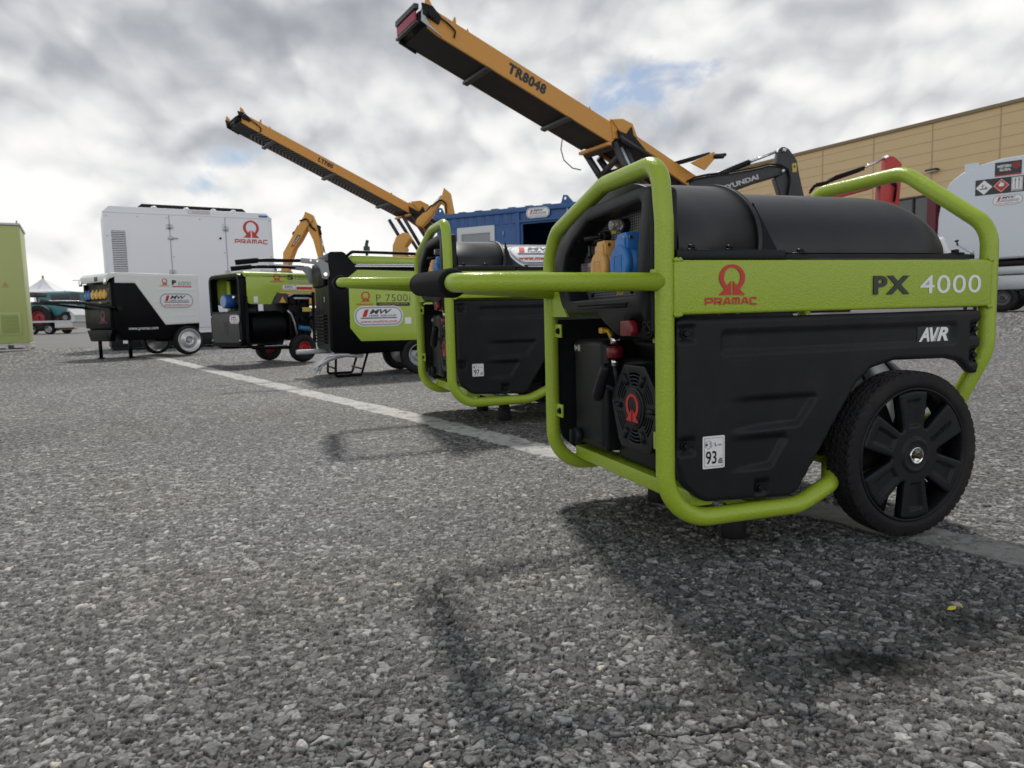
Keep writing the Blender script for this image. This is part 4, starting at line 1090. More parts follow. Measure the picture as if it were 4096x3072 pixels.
# ---- big white canopy set
def canopy_set():
    g = thing('canopy_generator', (-6.17, 10.7, 0), R(31), 'large white boxy generator with side louvre and red ring emblem at its right end', 'generator')
    D = 1.15
    b = B(WPAINT); b.prism([(.16, .23), (.16, 2.08), (.25, 2.165), (2.52, 2.165), (2.61, 2.085), (2.61, .23)], 0, D, 'xz', bev=.012)
    for z0, z1 in ((2.068, 2.082), (.232, .248)): b.box((.155, -.006, z0), (2.615, .0, z1), .002)
    body = b.build('body', g)
    b = B(mat('panel_joint', (.38, .39, .42), .5))
    for u in (1.055, 1.875): b.box((u - .006, -.0045, .26), (u + .006, .001, 2.06))
    b.box((.16, -.005, .31), (2.61, .001, .318)); b.build('joint_strip', body)
    b = B(mat('louvre_grey', (.16, .165, .18), .5)); b.box((.255, -.003, 1.185), (.44, .002, 1.80)); b.use(WPAINT)
    for k in range(23): b.prism([(-.016, 1.192 + k * .0265), (-.003, 1.205 + k * .0265), (-.003, 1.192 + k * .0265)], .258, .437, 'yz')
    b.build('louvre', body)
    for u in (1.055, 1.875):
        for z in (.55, 1.15, 1.85):
            q = B(STEEL); q.box((u - .045, -.012, z), (u - .012, -.001, z + .07), .003); q.box((u + .012, -.012, z), (u + .045, -.001, z + .07), .003); q.cyl((u, -.010, z - .005), (u, -.010, z + .075), .011, seg=10); q.build('hinge', body)
    b = B(BLACKM); b.prism([(.62, 2.167), (.70, 2.235), (2.18, 2.235), (2.25, 2.167)], .12, D - .12, 'xz', bev=.008); b.build('roof_vent', g)
    for u in (.86, 1.32, 1.72, 2.02):
        q = B(WHITE); q.lathe([(0.001, .035), (.03, .03), (.045, .01), (.048, 0)], (u, .05, 2.165), 'z', 20); q.build('roof_lamp', g)
    b = B(STEEL); b.box((1.02, -.022, 1.69), (1.10, -.004, 1.735), .006); b.box((1.08, -.016, 1.70), (1.165, -.006, 1.722), .004); b.use(BLACKM); b.cyl((1.79, -.012, 1.73), (1.79, 0, 1.73), .018, seg=14); b.build('door_latch', body)
    for u, z in ((.20, 2.02), (.62, 2.02), (1.02, 2.02), (1.50, 2.02), (2.57, 2.04), (.20, 1.72), (1.84, 1.50), (1.84, 1.95), (2.57, 1.45), (1.09, 1.42)):
        q = B(STEEL); q.cyl((u, -.008, z), (u, 0, z), .010, seg=10); q.build('bolt', body)
    Mm = M_SIDE(0, -.001, 0)
    b = B(RED); b.logo((2.145, 1.755, 2.400, 2.035), Mm, .002); b.maker((2.015, 1.655, 2.525, 1.728), Mm, .002); b.build('badge', body)
    b = B(mat('blue_ink', (.05, .14, .42), .4)); b.poly([(2.405, 2.092), (2.545, 2.092), (2.545, 2.125), (2.405, 2.125)], Mm, .002); b.build('blue_label', body)
    b = B(WHITE); b.poly([(1.33, 2.095), (1.66, 2.095), (1.66, 2.155), (1.33, 2.155)], Mm, .002); b.use(mat('faded_pink_ink', (.45, .30, .36), .5))
    b.stroke([(1.34, 2.103), (1.65, 2.103), (1.65, 2.147), (1.34, 2.147)], .005, Mm, .004, True); b.poly([(1.39, 2.115), (1.64, 2.115), (1.64, 2.12), (1.39, 2.12)], Mm, .004); b.poly([(1.39, 2.13), (1.64, 2.13), (1.64, 2.135), (1.39, 2.135)], Mm, .004)
    b.build('notice_label', body)
    b = B(BLACKM); b.box((.14, .02, .03), (2.63, D - .02, .226), .01); 
    b.box((.16, -.0, .0), (.50, D, .045), .004); b.box((2.2, 0, .0), (2.6, D, .045), .004); sk = b.build('skid', g)
    b = B(WHITE); b.poly([(.30, .10), (.40, .10), (.40, .16), (.30, .16)], M_SIDE(0, .018, 0)); b.poly([(1.62, .06), (1.72, .06), (1.72, .18), (1.62, .18)], M_SIDE(0, .018, 0)); b.build('small_label', sk)
canopy_set()

def green_box():
    g = thing('green_enclosure', (-8.26, 11.88, 0), R(31), 'tall lime green cabinet with a louvre, cut off by the left edge', 'cabinet')
    b = B(GREEN_C); b.box((-2.6, 0, .125), (.19, 1.3, 2.065), .01); body = b.build('body', g)
    b = B(STEEL); b.box((-2.62, -.02, 2.066), (.205, 1.32, 2.105), .006); b.use(YEL); b.cyl((.16, .02, 2.10), (.16, .02, 2.15), .012, seg=10); b.build('roof_rail', g)
    b = B(mat('white_steel', (.55, .56, .55), .45, var=.1)); b.box((-2.6, -.01, .098), (.195, 1.31, .122), .004); b.box((-2.6, -.01, .0), (.195, .06, .026), .003); b.box((-2.6, 1.24, .0), (.195, 1.31, .026), .003)
    for u in (-2.5, -1.6, -.9, -.14, .10): b.box((u, -.005, .027), (u + (.03 if u < .1 else .09), 1.30, .097), .003)
    b.use(YELT); b.cyl((.145, -.012, .062), (.145, -.004, .062), .018, seg=14); b.build('base_frame', g)
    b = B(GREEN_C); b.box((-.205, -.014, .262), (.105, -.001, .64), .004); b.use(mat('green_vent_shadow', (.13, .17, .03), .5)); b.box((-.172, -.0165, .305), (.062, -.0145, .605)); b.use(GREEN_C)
    for k in range(13): b.prism([(-.030, .309 + k * .0228), (-.0165, .326 + k * .0228), (-.0165, .309 + k * .0228)], -.170, .060, 'yz')
    b.build('vent', body)
    Mm = M_SIDE(0, -.001, 0)
    b = B(YEL); b.poly([(-.112, 1.055), (-.028, 1.055), (-.070, 1.138)], Mm, .001); b.use(INK); b.stroke([(-.107, 1.058), (-.033, 1.058), (-.070, 1.131)], .004, Mm, .002, True); b.poly([(-.072, 1.07), (-.062, 1.095), (-.071, 1.095), (-.066, 1.115), (-.080, 1.09), (-.072, 1.09)], Mm, .002); b.build('warning_triangle', body)
green_box()

# ---- blue site container
def blue_container():
    g = thing('site_container', (-1.64, 15.3, 0), R(-26), 'blue corrugated steel container with a white window, dark doorway and lifting lugs', 'container')
    D = 2.4; x0, x1, H = .16, 3.26, 2.50
    b = B(BLUEC)
    outer = [(x0, .12), (x0, H - .10), (x1, H - .10), (x1, .12)]
    win = [(.70, 1.22), (1.49, 1.22), (1.49, 2.16), (.70, 2.16)]; door = [(2.15, .16), (3.0, .16), (3.0, 2.17), (2.15, 2.17)]
    b.prism(outer, 0, .03, 'xz', holes=[win, door])
    b.box((x0, .03, .12), (x0 + .03, D, H - .10)); b.box((x1 - .03, .03, .12), (x1, D, H - .10)); b.box((x0, D - .03, .12), (x1, D, H - .10)); b.box((x0, .03, .12), (x1, D, .15)); b.box((x0, .03, H - .13), (x1, D, H - .10))
    for k in range(9):
        u = .33 + k * .20
        if u + .1 < 2.05: b.prism([(u, -.018), (u + .025, -.0185), (u + .10, -.019), (u + .125, 0.0), (u - .025, 0.0)], 2.20, 2.398, 'xy')
    for k in range(12):
        v = .2 + k * .18; b.prism([(x0 - .03, v), (x0 - .03, v + .08), (x0, v + .105), (x0, v - .025)], .15, H - .12, 'xy')
    b.box((1.56, -.02, .2), (2.02, -.001, 2.12), .004)
    body = b.build('walls', g)
    b = B(BLUEC); b.box((x0 - .05, -.05, H - .098), (x1 + .05, D + .05, H), .008); b.box((x0 - .05, -.05, .0), (x1 + .05, D + .05, .118), .008)
    b.box((2.03, -.045, .12), (2.10, -.001, H - .10), .005); b.box((2.10, -.05, 2.20), (3.08, -.001, 2.245), .005)
    fr = b.build('frame', g)
    b = B(mat('green_blue_trim', (.02, .09, .10), .5))
    for k in range(7): b.box((.70 + k * .38, -.02, H), (.86 + k * .38, .10, H + .022), .006)
    b.build('roof_rib', g)
    for xx in ((.10, .36, .24), (2.98, 3.24, 3.06)):
        q = B(BLUEC); q.prism([(xx[0], H), (xx[1], H), (xx[2] + .05, H + .15), (xx[2] - .03, H + .16)], .0, .03, 'xz', holes=[[(xx[2] + .005 + .028 * math.cos(R(a)), H + .095 + .028 * math.sin(R(a))) for a in range(0, 360, 30)]]); q.build('lifting_lug', g)
    b = B(mat('upvc_white', (.60, .62, .64), .35)); b.prism([(.66, 1.18), (1.53, 1.18), (1.53, 2.20), (.66, 2.20)], -.03, .02, 'xz', bev=.006, holes=[[(.76, 1.28), (1.43, 1.28), (1.43, 2.06), (.76, 2.06)]]); w = b.build('window', g)
    b = B(mat('window_glass', (.16, .19, .22), .1, spec=.8)); b.box((.755, -.005, 1.275), (1.435, .003, 2.065)); b.build('pane', w)
    b = B(); sticker_mw(b, (2.26, 2.262, 2.76, 2.462), M_SIDE(0, -.052, 0), .003); b.build('sticker', fr)
    b = B(STEEL); b.tube([(1.74, -.03, 2.06), (1.74, -.05, 2.05), (1.74, -.05, 1.97), (1.74, -.03, 1.96)], .010, 0, 8); b.build('handle', g)
    b = B(mat('dark_timber', (.10, .075, .06), .7)); b.tube([(2.50, .25, 1.60), (2.92, .12, 2.03)], .02, 0, 8); b.build('door_stay', g)
blue_container()
def blue_bundle():
    rnd = random.Random(8); t = bmesh.new(); bmesh.ops.create_icosphere(t, subdivisions=4, radius=1.0)
    from mathutils import noise
    for v in t.verts:
        n = noise.turbulence(v.co * 2.3, 4, False) ; v.co = v.co.normalized() * (.75 + .7 * n); v.co = Vector((v.co.x * .13, v.co.y * .10, v.co.z * .15))
    b = B(mat('blue_cloth', (.05, .10, .28), .6, var=.4, vscale=14)); b.merge(t, Matrix.Translation((1.0, 13.0, 1.78)), smooth=True)
    b.tube([(1.0, 13.0, 1.85), (1.07, 13.05, 2.1), (1.10, 13.3, 2.3)], .008, .05, 8)
    tag(b.build('cloth_bundle'), 'crumpled blue cloth bundle hanging by the container doorway', 'cloth')
blue_bundle()

# ---- warehouse
def warehouse():
    g = thing('warehouse', (12.2, 46.0, 0), math.atan2(-16, 9.4), 'long beige clad hall with dark glazing along its foot', 'building')
    b = B(BEIGE); b.box((-12, 0, 5.45), (60, 25, 8.66)); b.box((-12, 0, 0), (11, 25, 5.45)); w = b.build('wall', g)
    b = B(BEIGED)
    for k in range(7): b.box((-12, -.012, 8.28 - k * .478), (60, -.001, 8.296 - k * .478))
    for k in range(26): b.box((8.87 + (k - 7) * 2.85 - .02, -.018, 5.45), (8.87 + (k - 7) * 2.85 + .02, -.002, 8.62))
    b.build('panel_joint', w)
    b = B(mat('roof_trim', (.25, .18, .10), .6)); b.box((-12.1, -.10, 8.61), (60.1, 25.1, 8.74)); b.build('roof_edge', g)
    b = B(GLASSD); b.box((11, .12, 0), (60, .20, 5.40)); gl = b.build('glazing', g)
    b = B(mat('dark_mullion', (.03, .03, .035), .5)); b.box((11, .02, 5.36), (60, .12, 5.449))
    for k in range(30): b.box((11.0 + k * 1.33 + .02, .03, 0), (11.0 + k * 1.33 + .09, .119, 5.359))
    b.build('window_bar', gl)
    for k in range(4):
        q = B(mat('maroon_paint', (.13, .02, .03), .5)); q.box((14.55 + k * 5.7, -.25, 0), (14.95 + k * 5.7, .0, 5.40)); q.build('column', g)
    q = B(DKGREY); q.box((14.45, -.35, 6.43), (14.95, -.02, 6.52), .02); q.use(WHITE); q.box((14.50, -.33, 6.40), (14.90, -.06, 6.429), .01); q.build('wall_lamp', g)
    q = B(mat('flat_roof', (.2, .2, .2), .8)); q.box((-12, 0, 8.741), (60, 25, 8.78)); q.build('roof', g)
warehouse()

# ---- fuel bowser
def bowser():
    g = thing('fuel_bowser', (7.98, 13.8, 0.2), R(-40), 'white fuel tank on a galvanised trailer with hazard diamonds, cut off at right', 'trailer')
    z0 = -.2
    L_ = [(.27, 1.16), (.215, 1.55), (.225, 2.02), (.285, 2.38), (.39, 2.63), (.60, 2.78), (.86, 2.88), (1.20, 2.945), (1.55, 2.955)]
    pts = L_ + [(3.10 - x, z) for x, z in reversed(L_[:-1])]
    pts = smooth_poly([(x, z + z0) for x, z in pts], [.02] + [.3] * (len(pts) - 2) + [.02], 5)
    b = B(WTANK); b.prism(pts, 0, 2.2, 'xz', bev=.03); tk = b.build('tank', g)
    b = B(WTANK); b.prism([(.62, 2.78 + z0), (.62, 2.93 + z0), (.84, 2.93 + z0), (.84, 2.86 + z0)], .02, .04, 'xz'); b.build('lifting_lug', tk)
    Mm = M_SIDE(0, -.001, z0)
    b = B(INK); b.poly([(1.09, 2.63), (1.485, 2.63), (1.485, 2.875), (1.09, 2.875)], Mm, .003); b.use(RED); b.poly([(1.09, 2.63), (1.485, 2.63), (1.485, 2.652), (1.09, 2.652)], Mm, .006)
    b.use(WHITE); b.text('WESTERN', (1.12, 2.775, 1.33, 2.825), Mm, .006, bold=.03); b.text('GLOBAL', (1.16, 2.715, 1.33, 2.762), Mm, .006, bold=.03)
    hx = [(1.405 + .055 * math.cos(R(30 + 60 * k)), 2.795 + .06 * math.sin(R(30 + 60 * k))) for k in range(6)]; b.use(REDP); b.stroke(hx, .010, Mm, .006, True); b.stroke([(1.375, 2.81), (1.405, 2.795), (1.435, 2.81)], .008, Mm, .006); b.stroke([(1.405, 2.795), (1.405, 2.76)], .008, Mm, .006)
    b.stroke([(1.375, 2.81), (1.405, 2.825), (1.435, 2.81), (1.435, 2.775), (1.405, 2.76), (1.375, 2.775)], .008, Mm, .006, True)
    b.build('maker_sign', tk)
    b = B(INK); b.poly([(.80, 2.325), (1.90, 2.325), (1.90, 2.605), (.80, 2.605)], Mm, .003)
    def dia(cx, cz, r, m, h): b.use(m).poly([(cx - r, cz), (cx, cz - r), (cx + r, cz), (cx, cz + r)], Mm, h)
    dia(.935, 2.462, .128, WHITE, .006); dia(1.195, 2.465, .128, REDP, .006)
    b.use(WHITE); b.stroke([(1.195 - .108, 2.465), (1.195, 2.465 - .108), (1.195 + .108, 2.465), (1.195, 2.465 + .108)], .006, Mm, .009, True)
    b.poly([(1.165, 2.45), (1.225, 2.45), (1.24, 2.485), (1.215, 2.52), (1.205, 2.50), (1.195, 2.545), (1.175, 2.51), (1.155, 2.48)], Mm, .009)
    b.use(INK); b.poly([(.865, 2.43), (.995, 2.43), (.98, 2.445), (.88, 2.445)], Mm, .009); b.stroke([(.915, 2.445), (.915, 2.52)], .008, Mm, .009); b.stroke([(.89, 2.50), (.915, 2.475), (.945, 2.51)], .006, Mm, .009); b.poly([(.94, 2.45), (.985, 2.455), (.965, 2.475)], Mm, .009)
    for k in range(2):
        x = 1.345 + k * .19; b.use(WHITE).poly([(x, 2.345), (x + .165, 2.345), (x + .165, 2.59), (x, 2.59)], Mm, .006); b.use(INK)
        b.stroke([(x + .01, 2.355), (x + .155, 2.355), (x + .155, 2.58), (x + .01, 2.58)], .004, Mm, .009, True)
    for x in (1.40, 1.455): b.stroke([(x, 2.385), (x, 2.55)], .009, Mm, .009); b.stroke([(x - .015, 2.53), (x, 2.56), (x + .015, 2.53)], .006, Mm, .009)
    b.poly([(1.36, 2.362), (1.495, 2.362), (1.495, 2.370), (1.36, 2.370)], Mm, .009)
    b.build('hazard_sign', tk)
    b = B(); sticker_mw(b, (1.06, 2.10, 1.53, 2.30), Mm, .003); b.build('sticker', tk)
    b = B(STEEL); b.box((.92, .10, .88 + z0), (3.2, .24, 1.02 + z0), .006); b.box((.92, .10, .60 + z0), (3.2, .28, .86 + z0), .01); b.box((.92, 1.8, .60 + z0), (3.2, 2.0, .86 + z0), .01)
    b.box((.80, .9, .60 + z0), (1.0, 1.1, .80 + z0), .01); b.box((-.9, .95, .56 + z0), (.98, 1.08, .70 + z0), .01); b.box((.92, .30, 0.62 + z0), (1.06, 1.8, .80 + z0), .01)
    b.tube([(.95, .06, .98 + z0), (1.18, .03, .80 + z0)], .014, 0, 8)
    ch = b.build('chassis', g)
    b = B(BLACKM); b.box((.40, .15, 1.03 + z0), (2.9, 1.95, 1.14 + z0), .02); b.box((1.50, .2, .42 + z0), (3.2, .5, .60 + z0), .01); b.build('underframe', g)
    for y, o in ((.18, -1), (1.95, 1)): 
        simple_wheel(g, (1.26, y, .245), .245, .16, mat('dark_rim', (.10, .10, .105), .4, metal=.4), .13, o)
    return g
bowser()
def jockey():
    g = thing('jockey_wheel', (8.10, 12.55, 0.18), R(-40), 'silver jockey post with black crank knob in front of the white fuel tank', 'jockey post')
    b = B(STEEL); b.cyl((0, 0, .12), (0, 0, 1.04), .042, seg=20, bev=.008); b.cyl((0, 0, 1.04), (0, 0, 1.10), .03, seg=16); b.build('post', g)
    b = B(STEEL); b.tube([(0, 0, 1.09), (-.06, 0, 1.10), (-.19, 0, 1.20), (-.22, 0, 1.22)], .010, .02, 8); cr2 = b.build('crank', g)
    b = B(BLACKM); b.cyl((-.22, 0, 1.21), (-.235, 0, 1.29), .014, seg=12); b.cyl((-.235, 0, 1.28), (-.238, 0, 1.31), .035, seg=16, bev=.008); b.build('knob', cr2)
    b = B(CANVAS); b.tube([(-.30, 0, .92), (-.38, 0, 1.10), (-.47, 0, 1.30), (-.48, 0, 1.38)], [.02, .06, .07, .03], 0, 10); b.use(STEEL); b.tube([(-.30, 0, .92), (-.20, 0, .80), (0, 0, .76)], .02, .05, 8); b.build('brake_lever', g)
    b = B(RUBBER); b.lathe([(.05, -.03), (.10, -.03), (.10, .03), (.05, .03)], (0, 0, .10), 'y', 24, close=True); b.build('tyre', g)
jockey()

# ---- tracked conveyors
def conveyor(name, A, th, Wd, hp, zl, label, text, tbox, low, legs, bars, chev, poly_low, sc=1.0):
    """A: world x,y of the head; zl: top-edge height at the head and slope"""
    g = thing(name, (A[0], A[1], 0), th, label, 'conveyor', 'orange conveyors raised over the stand')
    zt = lambda x: zl[0] + zl[1] * x
    L_ = low[0]
    b = B(ORANGE); b.prism([(.30 * sc, zt(.30)), (L_, zt(L_)), (L_ + .1, zt(L_) - hp * .75), (L_ - .05, zt(L_) - hp * .98), (.55 * sc, zt(.55) - hp), (.28 * sc, zt(.30) - hp * .9)], -.03, .03, 'xz'); sp = b.build('side_plate', g)
    b = B(ORANGE); b.prism([(.30 * sc, zt(.30)), (L_, zt(L_)), (L_ + .1, zt(L_) - hp * .60), (L_ - .05, zt(L_) - hp * .85), (.55 * sc, zt(.55) - hp * .86), (.28 * sc, zt(.30) - hp * .8)], Wd - .03, Wd + .03, 'xz'); b.build('side_plate', g)
    for x in (.98 * sc, 1.35 * sc, L_ * .87):
        q = B(ORANGE); q.prism([(x - .05, zt(x) - .01), (x + .06, zt(x) - .01), (x + .05, zt(x) + .14), (x + .02, zt(x) + .14)] if x < sc else [(x - .04, zt(x) - .01), (x + .04, zt(x) - .01), (x, zt(x) + .08)], -.01, .02, 'xz'); q.build('lug', sp)
    # belt and cover underneath
    b = B(BELT); zz = lambda x: zt(x) - hp * .93
    b.prism([(.25 * sc, zz(.25 * sc) + .02), (L_ - .1, zz(L_ - .1)), (L_ - .1, zz(L_ - .1) + .05), (.25 * sc, zz(.25 * sc) + .07)], .031, Wd - .031, 'xz')
    b.prism([(.1 * sc, zt(.1) - .22), (L_, zt(L_) - .22), (L_, zt(L_) - .20), (.1 * sc, zt(.1) - .20)], .06, Wd - .06, 'xz')
    be = b.build('belt', g)
    if chev:
        q = B(mat('grey_return_belt', (.16, .16, .165), .6)); n = 46; sl = Vector((1, 0, zl[1])).normalized()
        for k in range(n):
            x = .8 + (L_ - 1.2) * k / n; mid = Wd / 2
            for s_ in (0, 1):
                ya, yb = (.10, mid - .03) if s_ == 0 else (Wd - .10, mid + .03)
                p = [Vector((x + .16, ya, zz(x + .16) - .012)), Vector((x + .22, ya, zz(x + .22) - .012)), Vector((x + .06, yb, zz(x + .06) - .012)), Vector((x, yb, zz(x) - .012))]
                q.quad(*p)
        q.build('chevron', be)
    for x in bars:
        q = B(DKGREY); q.prism([(x - .05, zz(x) - .07), (x + .09, zz(x + .09) - .07), (x + .09, zz(x + .09) + .0), (x - .05, zz(x) + .0)], .0, Wd + .02, 'xz'); q.build('cross_bar', g)
    # head drum
    b = B(BLACKM); b.cyl((.30 * sc, .04, zt(.25) - hp * .45), (.30 * sc, Wd - .04, zt(.25) - hp * .45), hp * .38, seg=28)
    b.prism([(.05 * sc, zt(0) - .10), (.45 * sc, zt(.45) - .05), (.55 * sc, zt(.55) - hp * .95), (.1 * sc, zt(0) - hp * .98)], Wd - .04, Wd + .06, 'xz', bev=.01)
    b.prism([(.12 * sc, zt(0) - .08), (.40 * sc, zt(.40) + .04), (.62 * sc, zt(.6) - .10), (.55 * sc, zt(.55) - hp * .55), (.15 * sc, zt(0) - hp * .62)], -.09, -.031, 'xz', bev=.02)
    b.cyl((.36 * sc, -.16, zt(.36) - hp * .35), (.36 * sc, -.09, zt(.36) - hp * .35), .10 * sc, seg=18, bev=.01)
    dr = b.build('head_drum', g)
    b = B(ORANGE); b.prism([(.22 * sc, zt(.2) - .05), (.25 * sc, zt(.2) + .17), (.34 * sc, zt(.3) + .15), (.46 * sc, zt(.4) - .02)], -.03, .0, 'xz'); b.prism([(.05, zt(0) - .12), (.10, zt(0) + .06), (.2, zt(.2) + .04), (.3, zt(.3) - .06)], Wd - .03, Wd + .0, 'xz'); b.build('head_guard', g)
    if not chev:
        q = B(mat('red_scraper', (.34, .04, .075), .5)); q.box((.0, .10, zt(0) - hp * .80), (.05, Wd - .10, zt(0) - hp * .42), .006); q.use(DKGREY); q.box((-.01, .03, zt(0) - hp * .95), (.08, Wd - .02, zt(0) - hp * .85), .006); q.box((-.02, .05, zt(0) - hp * .36), (.10, Wd - .05, zt(0) - hp * .12), .02); q.build('belt_scraper', g)
        q = B(STEEL); q.prism([(.10, zt(0) - hp * .9), (.12, zt(0) - hp * .35), (.30, zt(.3) - hp * .75), (.62, zt(.62) - hp * .98)], -.06, -.032, 'xz'); q.build('head_plate', g)
    b = B(ORANGE); b.box((L_ - .16, -.029, zz(L_) - .10), (L_ - .02, Wd + .029, zz(L_) - .01), .02); b.build('end_beam', g)
    b = B(BLACKM); b.tube([(.62 * sc, -.07, zt(.6) - .12), (.80 * sc, -.08, zt(.8) - .15), (.98 * sc, -.08, zt(.98) - .22), (.95 * sc, -.06, zt(.95) - .38)], .022, .05, 8); b.build('hose', sp)
    # lettering laid along the plate
    ang = math.atan(zl[1]); x0 = tbox[0]; Mx = Matrix.Translation((x0, -.031, tbox[1])) @ Matrix.Rotation(-ang, 4, 'Y') @ M_SIDE(0, 0, 0)
    b = B(INK); b.text(text, (0, 0, tbox[2], tbox[3]), Mx, .004, bold=.055, space=1.12); b.build('lettering', sp)
    # lower section
    b = B(ORANGE); 
    for y0 in (-.06, Wd - .02): b.prism(poly_low, y0, y0 + .08, 'xz')
    b.build('lower_frame', g)
    xl0, zl0 = poly_low[0]; xl1, zl1 = poly_low[1]
    b = B(BELT); b.prism([(xl0 + .1, zl0 - .32), (xl1, zl1 - .30), (xl1, zl1 - .24), (xl0 + .1, zl0 - .26)], .02, Wd - .02, 'xz'); b.build('lower_belt', g)
    for name_, m, pts, r in legs:
        q = B(m)
        for pl in pts: q.tube([tuple(p) for p in pl], r, 0, 4 if r > .05 else 12)
        q.build(name_, g)
    return g

dth = math.atan2(3., 5.17)
TRW = 1.35
tr = conveyor('tracked_conveyor', (-2.03, 17.5), dth, TRW, .545, (7.84, -.3830), 'nearer and larger orange conveyor with plain black underside and red head scraper', 'TR8048', (2.42, 6.52, 1.20, .27), (5.78,),
    [('leg', DKGREY, [[(5.90, .05, 5.15), (6.85, .05, 3.45)], [(5.86, TRW, 5.10), (7.15, TRW, 3.55)], [(5.86, TRW, 5.05), (5.90, .05, 5.05)], [(6.35, .05, 4.40), (6.40, TRW, 4.45)], [(6.30, .05, 5.0), (7.25, .05, 3.5)], [(6.35, TRW, 5.0), (7.4, TRW, 3.9)], [(6.1, .05, 4.8), (6.4, TRW, 4.45)], [(6.85, .05, 3.45), (6.3, .05, 2.6)], [(7.15, TRW, 3.55), (6.3, TRW, 2.4)], [(6.85, .05, 3.45), (7.6, .05, 2.4)], [(7.15, TRW, 3.55), (7.8, TRW, 2.4)]], .125),
     ('lift_ram', STEEL, [[(6.10, .0, 5.0), (6.72, .0, 4.0)]], .075), ('lift_ram', DKGREY, [[(6.66, .0, 4.1), (7.3, .0, 3.0)]], .11),
     ('folding_ram', DKGREY, [[(5.95, -.10, 5.28), (7.30, -.10, 4.72)]], .10),
     ('hose', mat('pale_hose', (.25, .30, .28), .5), [[(5.10, TRW + .1, 5.45), (5.05, TRW + .1, 5.15), (5.15, TRW + .1, 4.85), (5.45, TRW + .1, 4.65), (5.75, TRW + .1, 4.62)]], .018)],
    (1.91, 4.35), False, [(5.72, 5.72), (9.35, 4.24), (9.30, 3.84), (8.72, 4.05), (7.0, 4.82), (6.02, 5.22), (5.78, 5.22)])
b = B(ORANGE); b.prism([(5.72, 5.70), (6.10, 5.76), (6.45, 5.66), (6.62, 5.32), (6.1, 5.30)], -.10, -.062, 'xz'); b.build('hinge_plate', tr)
b = B(BLACKM); b.prism([(5.86, 5.42), (6.2, 5.34), (6.38, 5.56), (6.44, 5.34), (6.9, 4.95), (6.75, 4.85), (6.3, 4.98), (6.0, 5.10)], -.16, -.101, 'xz', bev=.01); b.build('hinge_arm', tr)
b = B(ORANGE); b.prism([(8.30, 4.66), (9.22, 5.06), (9.30, 4.96), (9.20, 4.80), (8.86, 4.50)], -.5, -.46, 'xz'); b.prism([(8.30, 4.66), (9.22, 5.06), (9.30, 4.96), (9.20, 4.80), (8.86, 4.50)], TRW + .4, TRW + .44, 'xz'); b.use(BLACKM); b.prism([(8.20, 4.80), (9.05, 5.04), (9.18, 5.03), (8.45, 4.74)], -.45, .3, 'xz'); b.tube([(9.15, -.45, 4.97), (9.45, -.45, 4.98), (9.75, -.45, 5.03)], .05, 0, 8); b.tube([(9.2, -.5, 4.9), (9.6, -.5, 4.95)], .06, 0, 8); b.build('feed_hopper', tr)
def track_base(g, x0, x1, w):
    b = B(ORANGE); b.box((x0, .1, 1.0), (x1, w - .1, 2.3), .05); b.box((x0 + .4, .3, 2.3), (x1 - 1.0, w - .3, 2.7), .04); b.build('chassis', g)
    for y in (-.35, w - .05):
        q = B(BLACKM); pr = [(x0 + .4 * math.cos(R(a)) + .2, .42 + .4 * math.sin(R(a))) for a in range(90, 271, 20)] + [(x1 - .2 + .4 * math.cos(R(a)), .42 + .4 * math.sin(R(a))) for a in range(-90, 91, 20)]
        q.prism(pr, y, y + .4, 'xz', bev=.02); q.use(DKGREY)
        n = 34
        for k in range(n): x = x0 + .2 + (x1 - x0 - .4) * k / n; q.box((x, y - .02, .82), (x + .06, y + .42, .86)); q.box((x, y - .02, .0), (x + .06, y + .42, .03))
        q.build('track', g)
track_base(tr, 5.2, 9.4, TRW)
lth = math.atan2(5., 6.91); LW = 1.4
lt = conveyor('tracked_feeder', (-10.35, 28.), lth, LW, .40, (8.50, -.4150), 'farther and smaller orange conveyor with chevron belt underneath, above the large white generator', 'LTF80', (3.22, 6.86, .66, .19), (7.5,),
    [('leg', DKGREY, [[(7.05, .05, 4.9), (7.95, .05, 3.5)], [(7.05, LW, 4.9), (7.95, LW, 3.5)], [(7.5, .05, 4.95), (8.5, .05, 3.55)], [(7.5, LW, 4.95), (8.5, LW, 3.55)]], .09),
     ('lift_ram', STEEL, [[(7.3, .3, 4.8), (7.7, .3, 4.2)]], .05)],
    (1.47, 3.96, 6.45), True, [(7.35, 5.50), (9.3, 4.72), (9.25, 4.30), (8.9, 4.40), (7.9, 5.0), (7.3, 5.12)], 1.0)
b = B(BLACKM); b.prism([(7.3, 5.3), (7.8, 5.1), (8.0, 5.35), (8.15, 5.0), (9.1, 4.55), (9.1, 4.45), (8.2, 4.75), (7.35, 5.0)], -.14, -.061, 'xz', bev=.01); b.build('hinge_arm', lt)
b = B(ORANGE); b.prism([(7.4, 5.52), (7.9, 5.60), (8.3, 5.45), (8.5, 5.15), (7.9, 5.1)], -.10, -.062, 'xz'); b.build('hinge_plate', lt)
b = B(ORANGE); b.prism([(7.6, 3.15), (8.9, 3.62), (9.9, 3.3), (9.9, 2.3), (7.6, 2.3)], .1, LW - .1, 'xz', bev=.03); b.build('feed_hopper', lt)
track_base(lt, 6.8, 11.5, LW)

